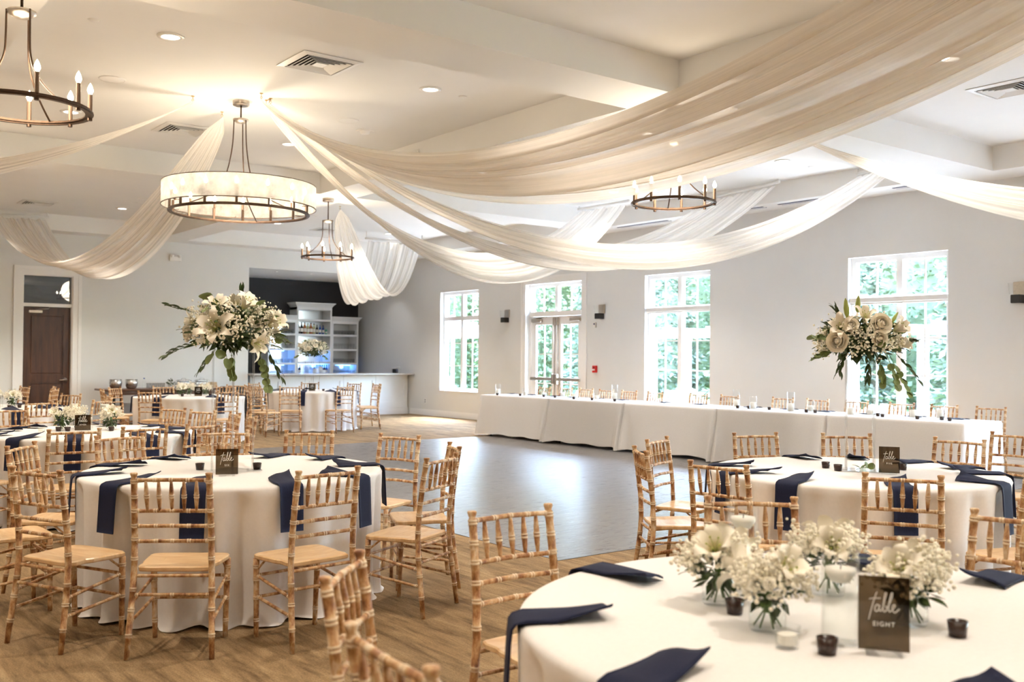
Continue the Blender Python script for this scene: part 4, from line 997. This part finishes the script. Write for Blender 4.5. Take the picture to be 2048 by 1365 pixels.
def low(t, tdesc, spots, seeds, cyls, teas, votive=None, far=False):
    for i, (x, y, mug) in enumerate(spots):
        jar('clear glass jar with stems, %s flower jar on %s' % (ORD[i], tdesc), (x, y, TH), .10 if not far else .09, .05, mug)
        bunch('white lilies and baby breath, %s bunch on %s' % (ORD[i], tdesc), (x, y, TH + .098), seeds + i, 2, 15 if not far else 10, 8 if not far else 6)
    for i, (x, y, h) in enumerate(cyls): cyl_vase('glass cylinder with floating candle, %s on %s' % (ORD[i], tdesc), (x, y, TH), .047, h, h - .035, True, water=True)
    for i, (x, y) in enumerate(teas): tealight('brown glass tealight cup, %s on %s' % (ORD[i], tdesc), (x, y, TH))
    if votive:
        o = thing('votive_holder', 'small clear votive glass with cream candle on ' + tdesc, 'candle', (*votive, TH))
        part('votive_glass', MB().lathe([(1e-4, .001), (.028, .001), (.033, .055), (.030, .055), (.026, .01), (1e-4, .01)], 18), 'glass', o); part('candle', MB().cyl(.024, .011, .035, 14), 'wax', o)
low('T3', 'the front table', [(2.13, 1.66, 0), (2.49, 1.47, 1), (2.60, 1.80, 0), (2.24, 1.92, 0)], 100, [(2.185, 1.478, .22), (2.42, 1.98, .26)], [(2.19, 1.82), (2.075, 1.44), (2.48, 1.33)], (2.04, 1.53))
low('T4', 'the table with card seven', [(2.27, 9.78, 0), (2.67, 9.66, 0), (2.46, 10.0, 0)], 120, [(2.49, 9.77, .15), (2.68, 9.91, .26)], [(2.22, 9.70), (2.29, 9.66), (2.63, 9.50)], (2.06, 9.62), True)
low('T5', 'the table before the buffet', [(5.80, 16.83, 0), (6.18, 16.72, 0), (6.0, 17.02, 0)], 140, [(5.98, 16.76, .17), (6.25, 16.95, .2)], [(5.76, 16.66), (6.20, 16.55)], (6.28, 16.6), True)
low('T7', 'the table before the walnut door', [(2.40, 14.35, 0), (2.70, 14.25, 0), (2.54, 14.62, 0)], 160, [(2.56, 14.38, .2), (2.74, 14.52, .24)], [(2.62, 14.04), (2.75, 14.10)], None, True)
for n_, (x, y) in enumerate(((2.20, 6.03), (2.50, 5.86))): tealight('brown glass tealight cup %s the lily bouquet stand' % ('on the carpet side of', 'on the dance floor side of')[n_], (x, y, TH), .028)
for n_, (x, y) in enumerate(((5.53, 3.76), (5.60, 3.90), (5.93, 3.55))): tealight('brown glass tealight cup, %s around the rose bouquet stand' % ORD[n_], (x, y, TH), .028)
for n_, (x, y) in enumerate(((8.72, 18.2), (9.1, 18.08))): tealight('brown glass tealight cup, %s on the table before the bar' % ORD[n_], (x, y, TH), .028)
sp = thing('greenery_sprig', 'small eucalyptus sprig lying on the base of the rose bouquet stand', 'sprig', (5.66, 3.66, TH + .006))
part('sprig_stem', MB().tube([(-.05, .02, .006), (0, 0, .02), (.05, -.02, .01)], .002, 5), 'stem', sp)
for i, d in enumerate(((-1, .5, .4), (-.5, -.6, .5), (.8, .3, .5), (.7, -.7, .3))): putleaf(EUC, 'eucalyptus_leaf', sp, Vector((d[0] * .04, d[1] * .02, .02)), d, .5 * i, .8)
# ------------------------------------------------------------------ bar
b = thing('bar_counter', 'long white panelled bar counter with a speckled granite top', 'bar', (0, 0, 0))
mb = MB(); mb.box(9.12, 13.375, YB + .03, YB + .55, .0, 1.0); part('bar_body', mb, 'bar_white', b)
part('countertop', MB().bbox(9.06, 13.39, YB - .30, YB + .62, 1.002, 1.045, .01), 'granite', b)
part('bar_base', MB().box(9.10, 13.37, YB - .005, YB + .03, .0, .16), 'bar_white', b)
xs = [9.16, 9.90, 10.70, 11.52, 12.42, 13.34]
for i in range(5):
    x0, x1 = xs[i] + .004, xs[i + 1] - .004; pm = MB(); y = YB + .03
    pm.box(x0, x0 + .09, y - .022, y, .17, .99); pm.box(x1 - .09, x1, y - .022, y, .17, .99); pm.box(x0 + .09, x1 - .09, y - .022, y, .86, .99); pm.box(x0 + .09, x1 - .09, y - .022, y, .17, .32)
    part('bar_panel', pm, 'bar_white', b)
def shelving(label, x0, x1, zt, shelves, el=1, er=1):
    yf, yb = 24.07, 24.53; o = thing('bar_shelving', label, 'shelving', (0, 0, 0), 0, None)
    part('base_cabinet', MB().box(x0, x1, yf - .1, yb, .0, .93), 'bar_white', o)
    part('back_counter', MB().bbox(x0, x1, yf - .14, yb, .932, .965, .006), 'granite', o)
    for x in (x0, x1 - .045): part('side_panel', MB().box(x, x + .045, yf, yb, .966, zt - .12), 'bar_white', o)
    part('back_panel', MB().box(x0 + .045, x1 - .045, yb - .02, yb, .966, zt - .12), 'mirror', o)
    for z in shelves: part('shelf', MB().box(x0 + .045, x1 - .045, yf + .005, yb - .02, z - .05, z), 'bar_white', o)
    part('top_rail', MB().box(x0, x1, yf - .005, yb, zt - .19, zt - .12), 'bar_white', o)
    def ring(e, z): return [(x0 - e * el, yf - e, z), (x1 + e * er, yf - e, z), (x1 + e * er, yb, z), (x0 - e * el, yb, z)]
    vs = ring(0, zt - .119) + ring(.012, zt - .095) + ring(.035, zt - .06) + ring(.075, zt - .02) + ring(.08, zt); fs = [(3, 2, 1, 0), (16, 17, 18, 19)]
    for j in range(4):
        for k in range(4): fs.append((j * 4 + k, j * 4 + (k + 1) % 4, j * 4 + 4 + (k + 1) % 4, j * 4 + 4 + k))
    part('cornice', MB().add(vs, fs), 'bar_white', o)
    return o
CT = shelving('tall centre unit of the white bar shelving with the bottles', 11.33, 12.345, 2.88, (2.44, 2.05, 1.66, 1.31))
RTU = shelving('window-side unit of the white bar shelving with rows of tumblers', 12.35, 13.15, 2.53, (2.05, 1.66, 1.28), 0, 1)
LFU = shelving('door-side unit of the white bar shelving partly behind the lily bouquet', 10.53, 11.325, 2.53, (2.05, 1.66, 1.28), 1, 0)
for u, x, z, q in ((LFU, 10.92, 1.60, 1), (LFU, 10.92, 1.22, 1), (CT, 12.05, 1.60, .8), (CT, 11.6, 1.25, 1), (CT, 12.1, 1.25, 1), (RTU, 12.95, 1.22, .6)):
    s_ = part('led_strip', MB().box(x - .22, x + .22, 24.44, 24.46, z - .012, z), 'blue_led', u)
    lamp('led_lamp', 'POINT', 0.8 * q, (x, 24.36, z - .05), u, (.15, .4, 1), .05)
def glassware(r, h, stem=False):
    if stem: return MB().lathe([(1e-4, .002), (r * .8, .002), (.006, .01), (.005, h * .4), (r * .8, h * .5), (r, h * .72), (r * .8, h)], 12).mesh('glass', M['tumbler'])
    return MB().lathe([(1e-4, .004), (r * .85, .002), (r, h), (r - .003, h), (r * .8, .012), (1e-4, .012)], 12).mesh('glass', M['tumbler'])
GT, GS = glassware(.038, .11), glassware(.036, .15, True)
def row(me, n, x0, x1, y, z, desc, nm='tumbler'):
    for i in range(n):
        o = bpy.data.objects.new(nm, me); link(o); o.location = (x0 + (x1 - x0) * i / (n - 1), y + R.uniform(-.008, .008), z); tag(o, 'clear glass on %s, %s from the door side' % (desc, ORD[i]), 'glass', 'glasses on the bar shelves')
for z, me, d in ((2.05, GT, 'the upper shelf of the window-side bar unit'), (1.66, GS, 'the middle shelf of the window-side bar unit'), (1.28, GT, 'the lower shelf of the window-side bar unit'), (.965, GT, 'the back counter under the window-side bar unit')):
    row(me, 8, 12.44, 13.06, 24.18, z + .001, d)
for z, me, d in ((2.05, GT, 'the upper shelf of the door-side bar unit'), (1.66, GS, 'the middle shelf of the door-side bar unit'), (1.28, GT, 'the lower shelf of the door-side bar unit'), (.965, GT, 'the back counter under the door-side bar unit')):
    row(me, 8, 10.62, 11.24, 24.18, z + .001, d)
def bottle(label, loc, mat, h=.30, r=.037, lab=True):
    o = thing('bottle', label, 'bottle', loc, 0, 'bottles in the centre bar unit')
    part('bottle_glass', MB().lathe([(1e-4, .002), (r * .92, .002), (r, .01), (r, h * .58), (r * .85, h * .66), (r * .38, h * .76), (r * .34, h * .93), (1e-4, h * .93)], 14), mat, o)
    part('bottle_cap', MB().cyl(r * .40, h * .90, h, 10), 'black' if mat != 'greenb' else 'metal_white', o)
    if lab: part('paper_label', MB().lathe([(r + .0008, h * .18), (r + .0008, h * .48)], 14), 'label', o)
for i, (mt, h, r) in enumerate((('wine', .31, .037), ('wine', .31, .037), ('rose_wine', .31, .042), ('pale_wine', .28, .036), ('rose_wine', .30, .042), ('pale_wine', .28, .038), ('wine', .25, .030), ('beer', .25, .030), ('beer', .24, .030), ('greenb', .16, .030))):
    bottle('%s bottle on upper centre bar shelf, %s from the door side' % ({'wine': 'dark', 'rose_wine': 'amber', 'pale_wine': 'pale', 'beer': 'blue', 'greenb': 'short green'}[mt], ORD[i]), (11.43 + i * .090, 24.2, 2.051), mt, h, r)
for i, x in enumerate((11.42, 11.48, 11.90, 12.08, 12.14, 12.20, 12.26)):
    bottle('dark bottle on the back counter of the centre bar unit, %s from the door side' % ORD[i], (x, 24.2, .966), 'wine' if i % 2 else 'beer', .26, .030)
o = thing('framed_menu', 'small white framed sign standing on the back bar counter', 'sign', (12.0, 24.02, .966), 0); part('sign_board', MB().bbox(-.06, .06, -.006, .006, .01, .22), 'metal_white', o); part('sign_foot', MB().box(-.04, .04, -.03, .03, 0, .01), 'metal_white', o)
def potted(label, loc, s=1., pot='terracotta'):
    rr = random.Random(int(loc[0] * 100)); o = thing('potted_plant', label, 'plant', loc)
    part('pot', MB().lathe([(1e-4, 0), (.035 * s, 0), (.048 * s, .075 * s), (.044 * s, .075 * s), (.04 * s, .06 * s), (1e-4, .06 * s)], 16), pot, o)
    part('foliage', MB().add(*(lambda m_: (m_.v, m_.f))(core_leaves(rr, .05 * s, .9, 70, .05 * s))), 'leaf_dark', o, stuff=True).location = (0, 0, .10 * s)
potted('small potted plant on the middle shelf of the centre bar unit', (12.18, 24.2, 1.661), 1.2)
for i, (x, n) in enumerate(((10.98, 7), (11.16, 5))):
    for j in range(n):
        o = part('plate', MB().lathe([(1e-4, .002), (.05, .002), (.085, .012), (.085, .015), (.05, .007), (1e-4, .007)], 24), 'metal_white', loc=(x, 23.0 - .75, 1.046 + j * .0155))
        tag(o, 'white plate in the %s stack on the bar top, %s from the bottom' % (('taller', 'shorter')[i], ORD[j]), 'plate', 'plates stacked on the bar')
o = thing('card_reader', 'small black terminal on the bar top beside the shelving', 'terminal', (13.10, YB + .2, 1.046), .3); part('terminal_body', MB().bbox(-.05, .05, -.06, .06, 0, .10, .01), 'black', o); part('terminal_screen', MB().box(-.035, .035, -.062, -.0605, .04, .09), 'slot', o)
o = thing('plastic_pitcher', 'clear pitcher standing at the window end of the bar top', 'pitcher', (13.02, YB - .1, 1.046)); part('pitcher_body', MB().lathe([(1e-4, .003), (.05, .003), (.058, .17), (.055, .17), (.048, .012), (1e-4, .012)], 18), 'glass', o); part('pitcher_handle', MB().tube([(.057, 0, .15), (.09, 0, .13), (.088, 0, .06), (.053, 0, .04)], .006, 8), 'glass', o)
for i, x in enumerate((10.0, 10.9, 11.8, 12.7)):
    o = thing('alcove_spot', 'small recessed spot in the bar alcove ceiling, %s from the door side' % ORD[i], 'downlight', (x, YB + .6, 3.5), 0, 'alcove spots'); part('trim_ring', MB().lathe([(.035, -.001), (.05, -.008), (.055, 0)], 18), 'metal_white', o); part('lens', MB().disc(.036, -.003, 16, up=False), 'can_lens', o)
    lamp('alcove_lamp', 'SPOT', 8, (0, 0, -.03), o, (1, .97, .95), .05, math.radians(120), .8)

# ------------------------------------------------------------------ buffet along the back wall
bt = thing('buffet_table', 'dark wooden buffet table against the back wall', 'table', (6.85, 21.25, 0))
part('tabletop', MB().bbox(-1.22, 1.22, -.36, .36, .715, .755, .008), 'wood_dark', bt)
part('apron', MB().box(-1.1, 1.1, -.30, .30, .63, .714), 'wood_dark', bt)
for sx in (-1, 0, 1):
    for sy in (-1, 1): part('leg', MB().lathe([(.022, 0), (.03, .06), (.026, .3), (.035, .63)], 10, (sx * .85, sy * .26, 0)), 'black', bt)
for i, x in enumerate((5.94, 6.26)):
    o = thing('ice_bucket', 'stainless ice bucket on the buffet, %s' % ('nearer the walnut door', 'second from the walnut door')[i], 'bucket', (x, 21.2, .756), 0, 'ice buckets on the buffet')
    part('bucket', MB().lathe([(1e-4, .002), (.085, .002), (.115, .05), (.128, .12), (.118, .185), (.113, .185), (.122, .12), (1e-4, .02)], 24), 'steel', o); part('bucket_rim', MB().lathe([(.112, .183), (.122, .187), (.122, .195), (.112, .192)], 24), 'steel', o)
o = thing('water_bottle', 'clear water bottle with blue cap beside the ice buckets', 'bottle', (6.52, 21.2, .756)); part('bottle_body', MB().lathe([(1e-4, .002), (.035, .002), (.036, .15), (.014, .19), (.014, .2)], 14), 'glass', o); part('bottle_cap', MB().cyl(.017, .2, .22, 12), 'beer', o)
for i in range(5):
    o = part('tumbler', GT, 'tumbler', loc=(6.61 + .078 * i, 21.22, .757)); tag(o, 'clear tumbler on the buffet, %s from the water bottle' % ORD[i], 'glass', 'tumblers on the buffet')
potted('small potted succulent in a pale pot on the buffet', (7.08, 21.2, .756), 1.2)
for i, x in enumerate((7.36, 7.76)):
    o = thing('chafing_dish', 'stainless chafing dish on the buffet, %s' % ('beside the succulent', 'beside the cardboard box')[i], 'chafing dish', (x, 21.22, .756), 0, 'chafing dishes')
    part('pan', MB().bbox(-.16, .16, -.11, .11, .075, .13, .01), 'steel', o); part('lid', MB().bbox(-.15, .15, -.10, .10, .131, .18, .03), 'steel', o); part('lid_handle', MB().tube([(-.05, 0, .18), (-.04, 0, .205), (.04, 0, .205), (.05, 0, .18)], .006, 8), 'steel', o)
    for sx in (-1, 1):
        for sy in (-1, 1): part('leg', MB().tube([(sx * .14, sy * .09, 0), (sx * .14, sy * .09, .075)], .006, 6), 'steel', o)
o = thing('cardboard_box', 'small brown cardboard box on the end of the buffet', 'box', (8.0, 21.2, .756), .1); part('box_body', MB().bbox(-.07, .07, -.06, .06, 0, .12, .003), 'card', o); part('box_flap', MB().box(-.07, .0, -.06, .06, .121, .123), 'card', o)
def drape_box(x0, x1, y0, y1, h):
    per = []; n1 = 40
    for i in range(n1): per.append((x0 + (x1 - x0) * i / n1, y0, 0, -1))
    for i in range(20): per.append((x1, y0 + (y1 - y0) * i / 20, 1, 0))
    for i in range(n1): per.append((x1 - (x1 - x0) * i / n1, y1, 0, 1))
    for i in range(20): per.append((x0, y1 - (y1 - y0) * i / 20, -1, 0))
    vs = []; fs = []; n = len(per)
    for off, z in ((0, h), (.008, h - .02), (.015, h * .6), (.02, h * .3), (.025, .01)):
        for k, (px, py, nx, ny) in enumerate(per):
            f = off + .014 * math.sin(k * 1.1) * (h - z) / h; vs.append((px + nx * f, py + ny * f, z))
    for j in range(4):
        for k in range(n): fs.append((j * n + k, j * n + (k + 1) % n, (j + 1) * n + (k + 1) % n, (j + 1) * n + k))
    fs.append(tuple(range(n))); return MB().add(vs, fs, True)
o = thing('draped_table', 'small table under a floor-length black cloth beside the bar alcove', 'table', (0, 0, 0)); part('tabletop', MB().box(8.36, 9.0, 20.95, 21.65, .73, .76), 'wood_dark', o)
for sx in (8.42, 8.94):
    for sy in (21.0, 21.6): part('leg', MB().tube([(sx, sy, 0), (sx, sy, .73)], .014), 'black', o)
part('black_cloth', drape_box(8.35, 9.01, 20.94, 21.66, .768), 'black', o)

# ------------------------------------------------------------------ wall fittings
for i, y in enumerate((17.64, 14.52, 6.32)):
    o = thing('wall_sconce', 'glass and black wall sconce %s' % ('on the bar side of the glazed double door', 'on the window side of the glazed double door', 'beyond the third window')[i], 'sconce', (XW, y, 2.30), 0, 'wall sconces')
    part('backplate', MB().bbox(-.02, 0, -.09, .09, .06, .24), 'nickel', o); part('glass_shade', MB().lathe([(.10, .07), (.115, .22), (.112, .22), (.097, .07)], 16, (-.10, 0, 0), sx=.7), 'glass', o); part('lamp_box', MB().bbox(-.15, -.001, -.065, .065, -.05, .062, .006), 'black', o); part('lamp_lens', MB().box(-.13, -.03, -.045, .045, -.054, -.051), 'metal_white', o)
o = thing('fire_alarm', 'red fire alarm pull station on the wall beside the glazed door', 'alarm', (XW, 14.70, 1.18)); part('alarm_body', MB().bbox(-.05, 0, -.055, .055, 0, .14, .006), 'red', o); part('pull_handle', MB().bbox(-.068, -.051, -.035, .035, .04, .07, .004), 'metal_white', o); part('key_hole', MB().box(-.052, -.0505, -.02, .02, .09, .115), 'black', o)
o = thing('wall_thermostat', 'small white sensor on the wall above the fire alarm', 'sensor', (XW, 14.72, 2.08)); part('sensor_body', MB().bbox(-.03, 0, -.04, .04, 0, .11, .008), 'metal_white', o); part('sensor_lens', MB().box(-.034, -.0305, -.02, .02, .06, .09), 'slot', o)
o = thing('exit_sign', 'red-lettered EXIT sign above the glazed double door', 'sign', (XW, 16.05, 3.34)); part('sign_panel', MB().bbox(-.03, 0, -.17, .17, .0, .2, .006), 'metal_white', o)
me = text_mesh('EXIT', .15, 'exit'); me.transform(Matrix.Translation((-.033, 0, .045)) @ Matrix.Rotation(-PI / 2, 4, 'Z') @ Matrix.Rotation(PI / 2, 4, 'X')); part('exit_lettering', me, 'exit', o)
o = thing('emergency_light', 'small white emergency light high on the back wall', 'emergency light', (7.33, YB, 3.53)); part('housing', MB().bbox(-.13, .13, -.05, 0, 0, .11, .01), 'metal_white', o)
for s in (-1, 1): part('lamp_head', MB().lathe([(.02, .0), (.045, .05), (.04, .055), (1e-4, .05)], 14, (s * .08, -.06, .08)), 'metal_white', o)
o = thing('wall_outlet', 'white outlet plate low on the window wall near the bar', 'outlet', (XW, 21.02, .30)); part('outlet_plate', MB().bbox(-.008, 0, -.04, .04, 0, .12, .003), 'metal_white', o); part('socket', MB().box(-.0095, -.0085, -.018, .018, .02, .05), 'slot', o); part('socket', MB().box(-.0095, -.0085, -.018, .018, .07, .10), 'slot', o)
o = thing('extension_cord', 'black cord looped on the floor at the end of the head table', 'cord', (12.55, 5.75, 0)); pts = []
for i in range(60):
    t = i / 59; a = t * 4.6 * PI; pts.append((.22 * math.cos(a) * (1 - .3 * t) + .35 * t, .30 * math.sin(a) + .2 * t, .012 + .10 * max(0, math.sin(a * .5)) ** 2 * (1 - abs(2 * t - 1))))
part('cable', MB().tube(pts, .006, 6), 'black', o); part('plug', MB().bbox(pts[-1][0] - .02, pts[-1][0] + .03, pts[-1][1] - .015, pts[-1][1] + .015, .002, .03, .005), 'black', o)

# ------------------------------------------------------------------ outdoors
struct('ground', MB().box(XW + .26, 75, -45, 95, -.30, -.12), 'lawn')
pt = part('patio', MB().box(XW + .27, 21.5, -14, 34, -.119, -.06), 'paving'); pt['kind'] = 'structure'
def tree(label, loc, h, r, kind, seed, n=5200):
    rr = random.Random(seed); o = thing('spruce_tree' if kind == 'a' else 'leafy_tree', label, 'tree', loc, 0, 'trees beyond the patio'); mb = MB()
    part('trunk', MB().tube([(0, 0, 0), (.05, 0, h * .5), (0, 0, h * .85)], [r * .09, r * .06, r * .02], 8), 'bark', o)
    ic = MB().lathe([(1e-3, .05)] + [(r * .66 * ((1 - t) ** .8 if kind == 'a' else math.sin(PI * (.22 + .70 * t)) ** .5) * (.9 + .1 * math.sin(9 * t + seed)), h * t) for t in (.02, .15, .3, .45, .6, .75, .88)] + [(1e-3, h * .96)], 14)
    part('inner_foliage', ic, 'tree_a' if kind == 'a' else 'tree_b', o)
    for i in range(n):
        if kind == 'a':
            t = rr.random() ** 1.35; z = h * (.04 + .96 * t); lay = .80 + .20 * math.sin(z * 9 + seed); q = r * (1 - t) ** .8 * lay * rr.uniform(.55, 1.0)
        else:
            t = rr.random(); z = h * (.01 + .97 * t); q = r * (math.sin(PI * (.22 + .70 * t)) ** .5) * rr.uniform(.55, 1.02)
        a = rr.uniform(0, 2 * PI); p = Vector((q * math.cos(a), q * math.sin(a), z)); d = Vector((math.cos(a) + rr.uniform(-.7, .7), math.sin(a) + rr.uniform(-.7, .7), rr.uniform(-.8, .5))).normalized()
        s = rr.uniform(.20, .38) if kind == 'a' else rr.uniform(.15, .28); sd = d.cross(Vector((rr.uniform(-1, 1), rr.uniform(-1, 1), 1))).normalized() * s * (.22 if kind == 'a' else .36)
        mb.add([tuple(p), tuple(p + d * s * .5 + sd), tuple(p + d * s), tuple(p + d * s * .5 - sd)], [(0, 1, 2, 3)])
    part('foliage', mb, 'tree_a' if kind == 'a' else 'tree_b', o, stuff=True)
n_ = 0; TR = [(26.8, 6 + 3.9 * i, 7.5 + .8 * (i % 3), 1.55, 'a') for i in range(7)] + [(26.5, 34 + 5.6 * i, 9 + (i % 2), 1.95, 'b') for i in range(3)] + [(31.1, 8.2 + 4.9 * i, 10 + (i % 3), 1.9, 'b') for i in range(9)] + [(36.2, 6 + 5.5 * i, 12.5 + (i % 2), 2.3, 'b' if i % 3 else 'a') for i in range(10)]
for i, (x, y, h, r, k) in enumerate(TR):
    tree('%s tree in the %s row beyond the patio, %s from the camera end' % ('spruce' if k == 'a' else 'leafy', 'front' if i < 10 else ('second' if i < 19 else 'third'), ORD[i if i < 10 else (i - 10 if i < 19 else i - 19)]), (x, y, -.12), h, r, k, i, 9000 if i < 19 else 5000)
def shrub(label, loc, r, seed):
    rr = random.Random(seed); o = thing('hydrangea_shrub', label, 'shrub', loc, 0, 'white shrubs below the windows'); part('foliage', core_leaves(rr, r, .8, 700, .12), 'tree_b', o, stuff=True, loc=(0, 0, r * .8)); mb = MB()
    for i in range(46):
        a = rr.uniform(0, 6.28); z = rr.uniform(-.2, 1); h = math.sqrt(1 - z * z); mb.ball((r * h * math.cos(a), r * h * math.sin(a), r * .8 * (1 + z)), .055, 6, 5)
    part('blooms', mb, 'hyd', o, stuff=True)
for i, (x, y, r) in enumerate(((17.2, 17.6, .62), (17.6, 16.2, .55), (17.3, 18.9, .6), (18.6, 28.4, .6), (18.9, 11.8, .40), (19.1, 10.4, .40))): shrub('white flowering shrub outside the windows, %s of six' % ORD[i], (x, y, -.12), r, i)
pg = thing('pergola', 'white timber pergola on the patio outside the windows', 'pergola', (20.0, 15.0, -.06))
for x in (0, 2.2): part('beam', MB().box(x - .06, x + .06, -7.2, 7.2, 2.15, 2.30), 'outer', pg)
for i in range(5):
    for x in (0, 2.2): part('post', MB().box(x - .09, x + .09, -6.9 + i * 3.4 - .09, -6.9 + i * 3.4 + .09, 0, 2.15), 'outer', pg)
for i in range(10): part('rafter', MB().box(-.35, 2.55, -7.0 + i * 1.55 - .025, -7.0 + i * 1.55 + .025, 2.30, 2.38), 'outer', pg)
for i in range(3): potted('white pot with a small plant on the pergola beam, %s from the bar end' % ORD[i], (20.0, 13.86 - i * .42, 2.242), 2.6)
for i, (x, y) in enumerate(((16.6, 24.6), (17.2, 31.5))):
    u = thing('patio_umbrella', 'white patio umbrella outside, %s' % ('seen through the glazed double door', 'seen through the first window')[i], 'umbrella', (x, y, -.06))
    part('pole', MB().tube([(0, 0, 0), (0, 0, 2.75)], .025), 'outer', u); part('canopy', MB().lathe([(1.45, 2.12), (1.42, 2.2), (.7, 2.52), (1e-3, 2.78)], 8, smooth=False), 'outer', u); part('base', MB().cyl(.28, 0, .08, 20), 'siding', u)
hs = thing('outbuilding', 'pale blue sided outbuilding at the end of the patio', 'building', (19.5, 40.0, -.12)); part('wall', MB().box(-1.5, 3.4, -3, 3, 0, 3.4), 'siding', hs)
part('roof', MB().add([(-1.9, -3.4, 3.4), (3.7, -3.4, 3.4), (3.7, 3.4, 3.4), (-1.9, 3.4, 3.4), (-1.9, 0, 5.2), (3.7, 0, 5.2)], [(0, 1, 5, 4), (2, 3, 4, 5), (0, 4, 3), (1, 2, 5), (3, 2, 1, 0)]), 'outer', hs)
w_ = part('window', MB().box(-1.54, -1.5, -1, 1, 1, 2.4), 'outer', hs); part('pane', MB().box(-1.56, -1.541, -.9, .9, 1.1, 2.3), 'slot', w_)
